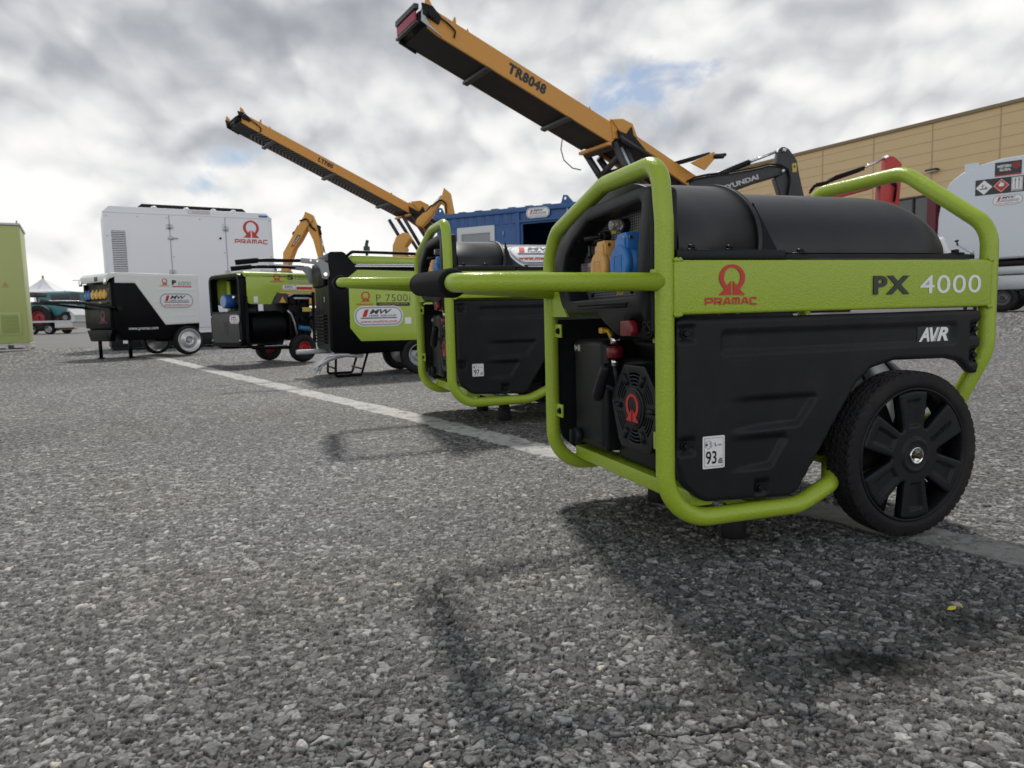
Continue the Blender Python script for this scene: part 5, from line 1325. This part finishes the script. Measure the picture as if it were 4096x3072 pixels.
# ---- excavators seen over the stand
def excavator(Y, x0, m, label, limbs, cyls, hoses, base, name='excavator', extra=None):
    g = thing(name, (x0, Y, 0), 0, label, 'excavator')
    def loc(p): return (p[0] - x0, p[1])
    for nm, poly, y0, y1 in limbs:
        b = B(m); b.prism([loc(p) for p in poly], y0, y1, 'xz', bev=.025); b.build(nm, g)
    for pts, rb_, rr_ in cyls:
        p = [Vector((a - x0, -.0, z)) for a, z in pts]
        b = B(BLACKM if m is not DIGYEL else BLACKM); b.cyl(p[0], p[1], rb_, seg=16, bev=.01); b.cyl(p[0] + Vector((0, -.12, 0)), p[0] + Vector((0, .12, 0)), rb_ * 1.1, seg=14)
        c = b.build('ram', g)
        b = B(CHROME); b.cyl(p[1], p[2], rr_, seg=14); b.cyl(p[2] + Vector((0, -.1, 0)), p[2] + Vector((0, .1, 0)), rr_ * 1.6, seg=12); b.build('piston_rod', c)
    for pts, r in hoses:
        b = B(BLACKM); b.tube([(a - x0, -.30, z) for a, z in pts], r, .1, 8); b.tube([(a - x0 + .03, -.2, z - .05) for a, z in pts], r, .1, 8); b.build('hose', g)
    bx, bw = base
    b = B(m); b.box((bx - x0, -1.0, 1.0), (bx - x0 + bw, 1.1, 1.95), .08); b.use(BLACKM); b.box((bx - x0 + .1, -1.0, 1.951), (bx - x0 + 1.0, -.2, 2.55), .06); b.build('house', g)
    for y in (-1.3, .8):
        q = B(BLACKM); q.prism([(bx - x0 - .2 + .42 * math.cos(R(a)), .45 + .42 * math.sin(R(a))) for a in range(90, 271, 20)] + [(bx - x0 + bw + .2 + .42 * math.cos(R(a)), .45 + .42 * math.sin(R(a))) for a in range(-90, 91, 20)], y, y + .5, 'xz', bev=.03); q.build('track', g)
    if extra: extra(g, x0)
    return g
E1A = [(-9.35, 2.72), (-9.32, 3.19), (-8.78, 4.05), (-8.37, 4.69), (-8.32, 4.84), (-8.09, 4.73), (-8.01, 4.5), (-8.31, 4.14), (-8.59, 3.68), (-8.84, 3.36), (-9.12, 2.72), (-9.3, 1.6), (-9.8, 1.6)]
E1B = [(-8.32, 4.84), (-8.09, 4.73), (-7.89, 4.24), (-7.81, 3.75), (-7.72, 2.9), (-7.90, 2.9), (-8.07, 3.67), (-8.28, 4.13), (-8.36, 4.41)]
def e1x(g, x0):
    b = B(INK); q = [(-8.98, 3.41), (-8.86, 3.43), (-8.53, 3.86), (-8.67, 3.91)]; b.poly([(p[0] - x0, p[1]) for p in q], M_SIDE(0, -.262, 0)); b.use(REDP); b.poly([(-8.985 - x0, 3.40), (-8.85 - x0, 3.42), (-8.79 - x0, 3.49), (-8.93 - x0, 3.47)], M_SIDE(0, -.266, 0))
    b.use(WHITE)
    for k in range(5): c = Vector((-8.86 + k * .052, 3.53 + k * .070)); b.poly([(c.x - x0 - .03, c.y - .01), (c.x - x0 + .02, c.y - .03), (c.x - x0 + .05, c.y + .005), (c.x - x0, c.y + .025)], M_SIDE(0, -.266, 0))
    b.build('boom_sign', g)
excavator(30, -9.3, DIGYEL, 'yellow excavator with an upside-down V arm right of the large white generator', [('boom', E1A, -.26, .26), ('arm', E1B, -.18, .18)],
          [([(-8.83, 3.96), (-8.63, 4.28), (-8.39, 4.64)], .10, .05), ([(-7.86, 4.22), (-7.80, 3.9), (-7.65, 3.1)], .07, .035)], [([(-8.55, 4.45), (-8.25, 4.55), (-8.1, 4.2), (-7.95, 4.1)], .03)], (-10.6, 2.6), extra=e1x)
E2A = [(-3.24, 4.37), (-3.11, 4.41), (-2.5, 4.99), (-2.41, 5.3), (-2.16, 5.08), (-2.11, 4.73), (-1.95, 3.8), (-2.35, 3.8), (-2.44, 4.65), (-2.57, 4.74), (-2.89, 4.28), (-3.3, 3.85), (-3.55, 3.95), (-3.5, 4.15)]
E2B = [(-4.47, 2.2), (-4.42, 3.14), (-4.28, 3.45), (-4.02, 3.62), (-3.80, 3.58), (-3.72, 3.40), (-3.95, 3.1), (-3.85, 2.2)]
excavator(28, -3.5, DIGYEL, 'yellow excavator arm rising behind the left end of the blue container', [('boom', E2A, -.24, .24), ('bucket', E2B, -.5, .3)],
          [([(-3.15, 4.35), (-2.88, 4.66), (-2.45, 5.1)], .09, .05)], [([(-2.9, 4.6), (-2.55, 4.85), (-2.35, 4.7), (-2.35, 4.3)], .03)], (-2.6, 2.4))
HA = [(8.16, 4.9), (8.2, 5.11), (8.25, 5.17), (8.35, 5.18), (8.49, 5.11), (8.73, 4.78), (8.81, 4.35), (8.98, 3.64), (9.1, 3.1), (8.5, 3.1), (8.28, 3.66), (8.08, 4.27), (8.29, 4.39), (8.3, 4.53), (8.11, 4.62)]
HB = [(4.4, 3.6), (5.24, 4.2), (5.96, 4.32), (7.29, 4.51), (7.84, 4.61), (8.08, 4.62), (8.29, 4.58), (8.36, 4.46), (8.29, 4.36), (7.5, 4.15), (6.75, 3.9), (5.79, 3.65), (4.75, 3.0), (4.3, 1.8), (3.8, 1.8)]
HMAT = mat('charcoal_machine_paint', (.022, .025, .031), .45, var=.15)
def hx(g, x0):
    b = B(mat('pale_grey_letters', (.50, .50, .52), .5)); a = math.atan2(.28, .93)
    Mx = Matrix.Translation((6.47 - x0, -.222, 3.915)) @ Matrix.Rotation(-a, 4, 'Y') @ M_SIDE(0, 0, 0)
    b.text('HYUNDAI', (0, 0, 1.15, .145), Mx, .004, bold=.04); b.build('lettering', g)
    b = B(YELT); b.poly([(8.58 - x0, 4.68), (8.71 - x0, 4.70), (8.73 - x0, 4.44), (8.60 - x0, 4.42)], M_SIDE(0, -.172, 0)); b.use(INK); b.poly([(8.62 - x0, 4.62), (8.68 - x0, 4.63), (8.68 - x0, 4.56), (8.63 - x0, 4.55)], M_SIDE(0, -.176, 0)); b.build('warning_tag', g)
    b = B(STEEL)
    for p in ((8.32, 5.06), (8.28, 4.46)): b.cyl((p[0] - x0, -.30, p[1]), (p[0] - x0, .3, p[1]), .05, seg=16, bev=.01)
    b.build('pivot_pin', g)
excavator(22, 6.0, HMAT, 'dark grey excavator arm with white lettering, in front of the beige hall', [('boom', HB, -.22, .22), ('arm', HA, -.17, .17)],
          [([(6.06, 4.32), (7.36, 4.79), (8.2, 5.09)], .085, .04)], [([(5.38, 4.2), (5.62, 4.33), (5.99, 4.4), (6.81, 4.47), (7.5, 4.58), (7.84, 4.66), (8.18, 4.63), (8.42, 4.49), (8.48, 4.26), (8.4, 3.7)], .028)], (2.9, 2.6), extra=hx)
RA = [(12.46, 5.0), (12.47, 5.18), (12.58, 5.24), (12.73, 5.21), (12.98, 4.99), (12.97, 4.44), (12.9, 3.4), (12.24, 3.4), (12.3, 4.38), (12.49, 4.52)]
RB = [(9.3, 3.5), (9.80, 4.00), (10.28, 4.13), (10.8, 4.25), (11.7, 4.50), (12.44, 4.72), (12.49, 4.45), (12.01, 4.20), (11.19, 4.0), (10.4, 3.75), (9.6, 2.8), (9.2, 1.8), (8.8, 1.8)]
def rx(g, x0):
    b = B(WHITE); a = math.atan2(.30, .9); Mx = Matrix.Translation((11.25 - x0, -.222, 4.10)) @ Matrix.Rotation(-a, 4, 'Y') @ M_SIDE(0, 0, 0)
    for k in range(4): b.poly([(k * .15, 0), (k * .15 + .10, 0), (k * .15 + .12, .10), (k * .15 + .03, .10)], Mx, .003)
    b.build('boom_mark', g)
excavator(24, 11.0, REDP, 'red excavator arm showing through the rear hoop of the nearest generator', [('boom', RB, -.22, .22), ('arm', RA, -.17, .17)],
          [([(10.73, 4.55), (11.69, 4.86), (12.51, 5.22)], .075, .04)], [([(9.91, 4.15), (10.09, 4.37), (10.43, 4.43), (10.73, 4.6), (11.4, 4.8), (11.69, 4.88)], .035), ([(12.5, 4.5), (12.75, 4.3), (12.7, 3.8)], .03)], (7.9, 2.4), extra=rx)
def mast():
    b = B(mat('dark_green_paint', (.02, .05, .035), .5)); b.tube([(-5.12, 26, 0), (-5.12, 26, 3.1)], .05, 0, 8); b.box((-5.22, 25.9, 2.75), (-5.02, 26.1, 2.98), .02); b.tube([(-5.15, 26, 2.9), (-5.08, 26, 3.2)], .06, 0, 8)
    tag(b.build('machine_mast'), 'short dark green mast poking up above the enclosed black and lime generator', 'mast')
mast()

# ---- far left: trailer, tractor, marquee, teal machine
def far_left():
    g = thing('flatbed_trailer', (-24.7, 39.0, 0), 0, 'white low trailer on two small wheels beside the lime green cabinet', 'trailer')
    b = B(mat('trailer_white', (.55, .56, .57), .5, var=.15)); b.box((-2.6, -.9, .62), (1.4, .9, .72), .01); b.box((-2.6, -.88, .42), (-.9, .88, .62), .01); b.box((.35, -.88, .33), (1.3, .88, .62), .01); b.build('bed', g)
    b = B(mat('trailer_white', (.55, .56, .57))); b.prism([(1.05, .35), (1.3, .35), (1.35, 1.0), (1.0, 1.35), (.95, 1.3)], -.7, .7, 'xz'); b.build('headboard', g)
    for x in (-.92, -.03):
        for y, o in ((-.75, -1), (.75, 1)): simple_wheel(g, (x, y, .27), .27, .2, mat('grey_rim', (.33, .34, .35), .4, metal=.4), .18, o)
    b = B(DKGREY); b.box((-2.5, -.7, .25), (1.2, -.6, .42)); b.use(YEL); b.box((.4, -.6, .22), (1.2, -.3, .30)); b.build('chassis', g)
    t = thing('tractor', (-25.3, 39.0, .72), 0, 'teal tractor with a big red centred tyre standing on the white trailer', 'tractor')
    b = B(TEAL); b.box((.3, -.5, .25), (1.6, .5, .80), .08); b.box((-.9, -.4, .5), (.4, .4, 1.0), .06); b.build('bonnet', t)
    b = B(DKGREY); b.tube([(-.75, -.45, .4), (-.75, -.45, 1.55)], .04, 0, 8); b.tube([(-.75, .45, .4), (-.75, .45, 1.55)], .04, 0, 8); b.box((-.95, -.5, 1.3), (-.2, .5, 1.55), .05); b.build('roll_frame', t)
    for y, o in ((-.65, -1), (.65, 1)):
        simple_wheel(t, (0.05, y, .15 + .0), .70, .35, mat('dull_red_hub', (.26, .02, .025), .5), .36, o); simple_wheel(t, (1.45, y, .16), .30, .2, mat('grey_rim', (.33, .34, .35), .4, metal=.4), .13, o)
    b = B(YEL); b.cyl((1.62, -.5, .38), (1.62, -.7, .38), .09, seg=12); b.build('lamp', t)
    m = thing('teal_machine', (-26.3, 41.5, 0), 0, 'teal machine cabin under the white marquee at far left', 'machine')
    b = B(TEAL); b.box((-1.1, 0, .7), (1.1, 1.5, 2.38), .04); b.build('cabin', m)
    b = B(DKGREY); b.box((-.3, -.02, 1.95), (.8, .02, 2.25), .01); b.box((.85, -.03, 1.6), (1.3, .2, 2.3), .01); b.use(STEEL); b.tube([(-1.2, -.1, 1.62), (1.2, -.1, 1.62)], .03, 0, 8); b.tube([(-1.2, -.1, 1.35), (1.2, -.1, 1.35)], .03, 0, 8); b.build('railing', m)
    q = B(CANVAS)
    pk = Vector((-.3, 1.5, 3.42)); n = 10; c = [(-1.9, 0), (1.9, 0), (1.9, 3.0), (-1.9, 3.0)]
    for i in range(4):
        a, d = c[i], c[(i + 1) % 4]; rows = []
        for k in range(n + 1):
            t_ = k / n; s_ = 1 - (1 - t_) ** 1.0; sag = -.28 * math.sin(PI * t_)
            rows.append([q.bm.verts.new(((a[0] + (d[0] - a[0]) * j / n) * t_ + pk.x * (1 - t_), (a[1] + (d[1] - a[1]) * j / n) * t_ + pk.y * (1 - t_), 2.50 + (pk.z - 2.50) * (1 - t_) + sag - .05 * math.sin(PI * j / n) * t_)) for j in range(n + 1)])
        for k in range(n):
            for j in range(n): q.face([rows[k][j], rows[k][j + 1], rows[k + 1][j + 1], rows[k + 1][j]], True)
        q.box((min(a[0], d[0]) - .01, min(a[1], d[1]) - .01, 2.40), (max(a[0], d[0]) + .01, max(a[1], d[1]) + .01, 2.52))
    mq = thing('marquee', (-28.6, 43.0, 0), 0, 'white peaked marquee left of the black and white generator', 'tent')
    q.build('canopy', mq)
    for p in c:
        s_ = B(WHITE); s_.cyl((p[0], p[1], 0), (p[0], p[1], 2.3), .04, seg=10); s_.build('pole', mq)
    s_ = B(BRASS); s_.cyl((-.3, 1.5, 3.38), (-.3, 1.5, 3.56), .06, seg=10); s_.build('finial', mq)
    fr = thing('low_shed', (-26.6, 48.0, 0), 0, 'pale low shed roof behind the white marquee at far left', 'shed')
    b = B(CANVAS); b.box((-1.6, 0, 2.5), (4.5, 3, 2.95), .02); b.box((-1.4, .1, 0), (4.3, 2.9, 2.5)); b.build('canopy', fr)
    b = B(STEEL); b.tube([(-2.6, 0, 3.45), (3.5, 0, 3.45)], .02, 0, 6); b.tube([(-2.0, 0, 3.25), (3.5, 0, 3.25)], .02, 0, 6); b.build('wire', fr)
far_left()

# ---- yellow leaf scraps on the asphalt
for i, (x, y, s_, a) in enumerate(((.5365, .846, .0075, .4), (.5520, .851, .0040, 1.2))):
    b = B(mat('yellow_leaf', (.55, .50, .03), .5)); t_ = bmesh.new()
    P = [(-1, 0, 0), (-.4, .35, .1), (.4, .3, .15), (1, 0, .3), (.5, -.35, .1), (-.4, -.3, .05)]
    vs = [t_.verts.new((p[0] * s_, p[1] * s_, p[2] * s_)) for p in P]; vs2 = [t_.verts.new((p[0] * s_, p[1] * s_, p[2] * s_ - .0006)) for p in P]
    t_.faces.new(vs); t_.faces.new(vs2[::-1])
    for k in range(6): t_.faces.new([vs[k - 1], vs2[k - 1], vs2[k], vs[k]])
    b.merge(t_, Matrix.Translation((x, y, .0045)) @ Matrix.Rotation(a, 4, 'Z') @ Matrix.Rotation(.5, 4, 'X'), smooth=False)
    tag(b.build('yellow_scrap'), ['larger bright yellow scrap lying on the shaded asphalt', 'tiny yellow scrap right of the larger one on the shaded asphalt'][i], 'scrap', 'yellow scraps on the ground')
# ------------------------------------------------------------------ asphalt
def hash2(ix, iy, k):
    h = (ix.astype(np.int64) * 374761393 + iy.astype(np.int64) * 668265263 + k * 1442695041) & 0xFFFFFFFF
    h = ((h ^ (h >> 13)) * 1274126177) & 0xFFFFFFFF
    h = ((h ^ (h >> 16)) * 2246822519) & 0xFFFFFFFF
    h = h ^ (h >> 15)
    return (h & 0xFFFFFF).astype(np.float32) / np.float32(0xFFFFFF)
def vnoise(x, y, k):
    ix = np.floor(x); iy = np.floor(y); fx = x - ix; fy = y - iy; fx = fx * fx * (3 - 2 * fx); fy = fy * fy * (3 - 2 * fy)
    a = hash2(ix, iy, k); b = hash2(ix + 1, iy, k); c = hash2(ix, iy + 1, k); d = hash2(ix + 1, iy + 1, k)
    return (a * (1 - fx) + b * fx) * (1 - fy) + (c * (1 - fx) + d * fx) * fy
def stones(x, y, cell, k, presence, hmin, hmax):
    wx = x + (vnoise(x / cell * 1.3, y / cell * 1.3, k + 20) - .5) * cell * 0.7; wy = y + (vnoise(x / cell * 1.3 + 7, y / cell * 1.3, k + 21) - .5) * cell * 0.7
    u = wx / cell; v = wy / cell; iu = np.floor(u); iv = np.floor(v)
    f1 = np.full(x.shape, 9., np.float32); f2 = np.full(x.shape, 9., np.float32); ci = np.zeros(x.shape, np.float32); cj = np.zeros(x.shape, np.float32)
    ox = np.zeros(x.shape, np.float32); oy = np.zeros(x.shape, np.float32)
    for i in (-1, 0, 1):
        for j in (-1, 0, 1):
            a = iu + i; b = iv + j
            px = a + 0.12 + 0.76 * hash2(a, b, k); py = b + 0.12 + 0.76 * hash2(a, b, k + 1)
            dx = u - px; dy = v - py
            an = hash2(a, b, k + 7) * PI; el = 0.75 + 0.5 * hash2(a, b, k + 8)
            ca, sa = np.cos(an), np.sin(an); ddx = (dx * ca + dy * sa) * el; ddy = (-dx * sa + dy * ca) / el
            d = np.sqrt(ddx * ddx + ddy * ddy)
            n1 = d < f1
            f2 = np.where(n1, f1, np.minimum(f2, d)); ci = np.where(n1, a, ci); cj = np.where(n1, b, cj); ox = np.where(n1, dx, ox); oy = np.where(n1, dy, oy); f1 = np.where(n1, d, f1)
    e = f2 - f1
    pres = hash2(ci, cj, k + 2) < presence
    r1 = hash2(ci, cj, k + 3)
    dome = np.clip((e - 0.07) / 0.24, 0, 1); dome = np.sqrt(1 - (1 - dome) ** 2)
    tx = (hash2(ci, cj, k + 4) - .5) * 1.1; ty = (hash2(ci, cj, k + 5) - .5) * 1.1
    h = (hmin + (hmax - hmin) * r1) * dome + (ox * tx + oy * ty) * cell * 0.28 * dome
    h = np.where(pres, h, 0); dome = np.where(pres, dome, 0)
    return h.astype(np.float32), dome.astype(np.float32), hash2(ci, cj, k + 6)

LINE = [(-4.5, 8.75), (-3.821, 7.818), (-1.093, 3.735), (-0.344, 2.642), (0.103, 1.944), (0.307, 1.657), (0.585, 1.276), (0.762, 1.035), (1.05, 0.66)]
def line_dist(x, y):
    d = np.full(x.shape, 1e9)
    for (x0, y0), (x1, y1) in zip(LINE, LINE[1:]):
        ax, ay = x1 - x0, y1 - y0; t = np.clip(((x - x0) * ax + (y - y0) * ay) / (ax * ax + ay * ay), 0, 1)
        d = np.minimum(d, np.hypot(x - x0 - t * ax, y - y0 - t * ay))
    return d
def rise(x, y):
    """the yard climbs a little towards the hall on the right"""
    return 0.20 * sstep(x - 0.0 * y, 4.5, 8.5) * sstep(y, 3.0, 9.0)
def surface(x, y):
    """height and base colour of the coarse asphalt at x, y"""
    x = x.astype(np.float32); y = y.astype(np.float32)
    hA, dA, rA = stones(x, y, 0.0118, 11, 0.42, 0.0026, 0.0044)
    hB, dB, rB = stones(x + 3.3, y + 1.7, 0.0062, 31, 0.66, 0.0012, 0.0032)
    hC, dC, rC = stones(x + 5.1, y + 4.7, 0.0032, 51, 0.85, 0.0006, 0.0017)
    h = np.maximum(np.maximum(hA, hB), hC)
    top = np.where(hA >= h - 1e-7, rA, np.where(hB >= h - 1e-7, rB, rC * .8)); dome = np.where(hA >= h - 1e-7, dA, np.where(hB >= h - 1e-7, dB, dC * .8))
    big = vnoise(x * 2.3, y * 2.3, 77) * .5 + vnoise(x * 6.1, y * 6.1, 78) * .3 + vnoise(x * 0.7, y * 0.7, 79) * .5
    fine = vnoise(x * 420, y * 420, 80); fine2 = vnoise(x * 900, y * 900, 81)
    h = h + (fine - .5) * 0.0007 * dome + (vnoise(x * 160, y * 160, 82) - .5) * 0.0006
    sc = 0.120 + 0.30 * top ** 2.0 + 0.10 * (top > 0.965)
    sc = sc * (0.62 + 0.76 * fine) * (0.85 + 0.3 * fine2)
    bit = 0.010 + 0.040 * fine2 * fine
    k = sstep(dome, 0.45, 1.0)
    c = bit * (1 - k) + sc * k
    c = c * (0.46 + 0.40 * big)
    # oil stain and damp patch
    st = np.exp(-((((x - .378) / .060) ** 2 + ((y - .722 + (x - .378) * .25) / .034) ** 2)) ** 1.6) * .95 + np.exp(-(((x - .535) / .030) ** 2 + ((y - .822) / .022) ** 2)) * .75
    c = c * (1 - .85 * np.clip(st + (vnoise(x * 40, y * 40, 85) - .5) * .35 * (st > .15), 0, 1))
    warm = 1.0 + 0.07 * (vnoise(x * 4, y * 4, 60) - .5) + 0.05 * (hash2(np.floor(x * 97), np.floor(y * 97), 3) - .5)
    col = np.stack([c * 1.015 * warm, c, c * 0.975 / warm], -1)
    # hairline cracks
    for cx_, cy_, sl_, ln in ((.56, .80, -.55, .16), (.60, .90, .35, .14), (.18, .62, .2, .2)):
        t_ = (x - cx_); yy = cy_ + sl_ * t_ + .012 * (vnoise(x * 45, x * 0, 97) - .5) + .02 * (vnoise(x * 12, x * 0, 98) - .5)
        ck = np.exp(-((y - yy) / .0016) ** 2) * (np.abs(t_) < ln / 2); h = h - .004 * ck; c = c * (1 - .8 * ck)
    col = np.stack([c * 1.015 * warm, c, c * 0.975 / warm], -1)
    # a few rusty and pale chips
    sp = (top > 0.996) & (dome > .5)
    col[sp] *= np.array([1.25, 1.12, .95], np.float32)
    # painted line: worn traffic paint, clogged between the stones
    d = line_dist(x, y)
    edge = 0.052 + (vnoise(x * 14, y * 14, 90) - .5) * .022 + (vnoise(x * 60, y * 60, 91) - .5) * .008 + 0.012 * sstep(y, 2., 6.)
    inside = sstep(edge - d, -0.002, 0.004)
    wear = sstep(vnoise(x * 30, y * 30, 92) * .5 + vnoise(x * 110, y * 110, 93) * .5, 0.26, 0.42)
    old = 1.0 - 0.62 * sstep(-(y - 0.5 * 1.75), -0.75, -0.25)
    pc = 0.55 * (0.72 + .36 * vnoise(x * 55, y * 55, 94)) * (0.8 + .2 * vnoise(x * 500, y * 500, 95)) * (0.55 + 0.45 * sstep(y, 1.35, 2.2))
    m = (inside * (0.35 + 0.65 * wear))[..., None]
    col = col * (1 - m) + np.stack([pc * 1.02, pc, pc * .95], -1) * m
    h = h * (1 - 0.72 * inside) + 0.0026 * inside
    crack = np.exp(-((d - edge - .006) / .0022) ** 2) * sstep(2.4 - y, 0, .5) * sstep(vnoise(x * 9, y * 9, 96), .35, .6)
    h = h - 0.004 * crack; col = col * (1 - .75 * crack)[..., None]
    return h, np.clip(col, 0.004, 0.9)

def near_material():
    m = bpy.data.materials.new('coarse_asphalt'); m.use_nodes = True; nt = m.node_tree; N = nt.nodes; L = nt.links; p = N['Principled BSDF']
    at = N.new('ShaderNodeAttribute'); at.attribute_name = 'albedo'; L.new(at.outputs[0], p.inputs['Base Color'])
    p.inputs['Roughness'].default_value = 0.55; p.inputs['Specular IOR Level'].default_value = 0.33
    tc = N.new('ShaderNodeTexCoord'); n = N.new('ShaderNodeTexNoise'); n.inputs['Scale'].default_value = 900; n.inputs['Detail'].default_value = 4
    L.new(tc.outputs['Object'], n.inputs[0]); b = N.new('ShaderNodeBump'); b.inputs['Strength'].default_value = .6; b.inputs['Distance'].default_value = .0006
    L.new(n.outputs[0], b.inputs['Height']); L.new(b.outputs[0], p.inputs['Normal'])
    mr = N.new('ShaderNodeMapRange'); L.new(n.outputs[0], mr.inputs[0]); mr.inputs[3].default_value = .45; mr.inputs[4].default_value = .90; L.new(mr.outputs[0], p.inputs['Roughness'])
    return m

def grid_mesh(name, X, Y, Z, col, m, kind='structure'):
    nr, nc = X.shape; n = nr * nc
    co = np.empty((n, 3), np.float32); co[:, 0] = X.ravel(); co[:, 1] = Y.ravel(); co[:, 2] = Z.ravel()
    me = bpy.data.meshes.new(name); me.vertices.add(n); me.vertices.foreach_set('co', co.ravel())
    i = np.arange(nr - 1)[:, None] * nc + np.arange(nc - 1)[None]; i = i.ravel()
    q = np.stack([i, i + 1, i + nc + 1, i + nc], 1).astype(np.int32); nf = len(q)
    me.loops.add(nf * 4); me.loops.foreach_set('vertex_index', q.ravel())
    me.polygons.add(nf); me.polygons.foreach_set('loop_start', np.arange(0, nf * 4, 4, dtype=np.int32)); me.polygons.foreach_set('loop_total', np.full(nf, 4, np.int32))
    me.polygons.foreach_set('use_smooth', np.ones(nf, bool))
    me.update(calc_edges=True)
    if col is not None:
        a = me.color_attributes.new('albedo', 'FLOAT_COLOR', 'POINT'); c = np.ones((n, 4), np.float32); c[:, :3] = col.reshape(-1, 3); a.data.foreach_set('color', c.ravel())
    me.materials.append(m)
    o = bpy.data.objects.new(name, me); COL.objects.link(o); o['kind'] = kind
    return o

def make_ground():
    # rings round the view point, finest where the surface is closest
    r = [0.42]
    while r[-1] < 15.0:
        x = r[-1]; r.append(x + max(0.0007, min(x * x / 270 * .62, 0.0026 if x < 3.0 else 0.0026 * (x / 3.0) ** 3)))
    r = np.array(r)
    th = np.concatenate([np.linspace(R(-80), R(-46.3), 110), np.linspace(R(-46), R(47), 1180), np.linspace(R(47.3), R(80), 105)])
    Rr, T = np.meshgrid(r, th, indexing='ij'); X = Rr * np.sin(T); Y = Rr * np.cos(T)
    H = np.empty(X.shape, np.float32); Cc = np.empty(X.shape + (3,), np.float32)
    for k in range(0, len(r), 200):
        h, c = surface(X[k:k + 200], Y[k:k + 200])
        H[k:k + 200] = h; Cc[k:k + 200] = c
    # fade the relief where one pixel spans many stones, and settle the mean level on the wheels
    H = H * (1 - 0.55 * sstep(Rr, 3.0, 8.0)) - 0.0022
    rz = rise(X, Y); H = H + rz
    print('asphalt rows', len(r), 'verts', X.size, 'mean albedo', Cc[:200].mean(), Cc[-50:].mean())
    mean = Cc[int(len(r) * .5):].reshape(-1, 3).mean(0)
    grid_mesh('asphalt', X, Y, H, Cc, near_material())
    # the yard beyond and around
    m = bpy.data.materials.new('yard_asphalt'); m.use_nodes = True; nt = m.node_tree; N = nt.nodes; L = nt.links; p = N['Principled BSDF']
    tc = N.new('ShaderNodeTexCoord')
    def nz(s, d): n = N.new('ShaderNodeTexNoise'); n.inputs['Scale'].default_value = s; n.inputs['Detail'].default_value = d; L.new(tc.outputs['Object'], n.inputs[0]); return n
    a, b = nz(0.35, 6), nz(60, 3)
    mx = N.new('ShaderNodeMix'); mx.data_type = 'RGBA'; mx.inputs[6].default_value = (mean[0] * .62, mean[1] * .62, mean[2] * .62, 1); mx.inputs[7].default_value = (mean[0] * 1.38, mean[1] * 1.38, mean[2] * 1.38, 1)
    ad = N.new('ShaderNodeMath'); ad.operation = 'ADD'; L.new(a.outputs[0], ad.inputs[0]); L.new(b.outputs[0], ad.inputs[1])
    ml = N.new('ShaderNodeMath'); ml.operation = 'MULTIPLY'; L.new(ad.outputs[0], ml.inputs[0]); ml.inputs[1].default_value = .5
    L.new(ml.outputs[0], mx.inputs[0]); L.new(mx.outputs[2], p.inputs['Base Color']); p.inputs['Roughness'].default_value = .7
    bp = N.new('ShaderNodeBump'); bp.inputs['Strength'].default_value = .5; bp.inputs['Distance'].default_value = .01; L.new(b.outputs[0], bp.inputs['Height']); L.new(bp.outputs[0], p.inputs['Normal'])
    xs = np.concatenate([-np.geomspace(900, 1.5, 60), np.linspace(-1.4, 1.4, 5), np.geomspace(1.5, 900, 60)])
    X, Y = np.meshgrid(xs, xs, indexing='ij'); X2, Y2 = X.T.copy(), Y.T.copy()
    Z = rise(X2, Y2) - 0.006
    o = grid_mesh('yard_ground', X2, Y2, Z, None, m)
make_ground()
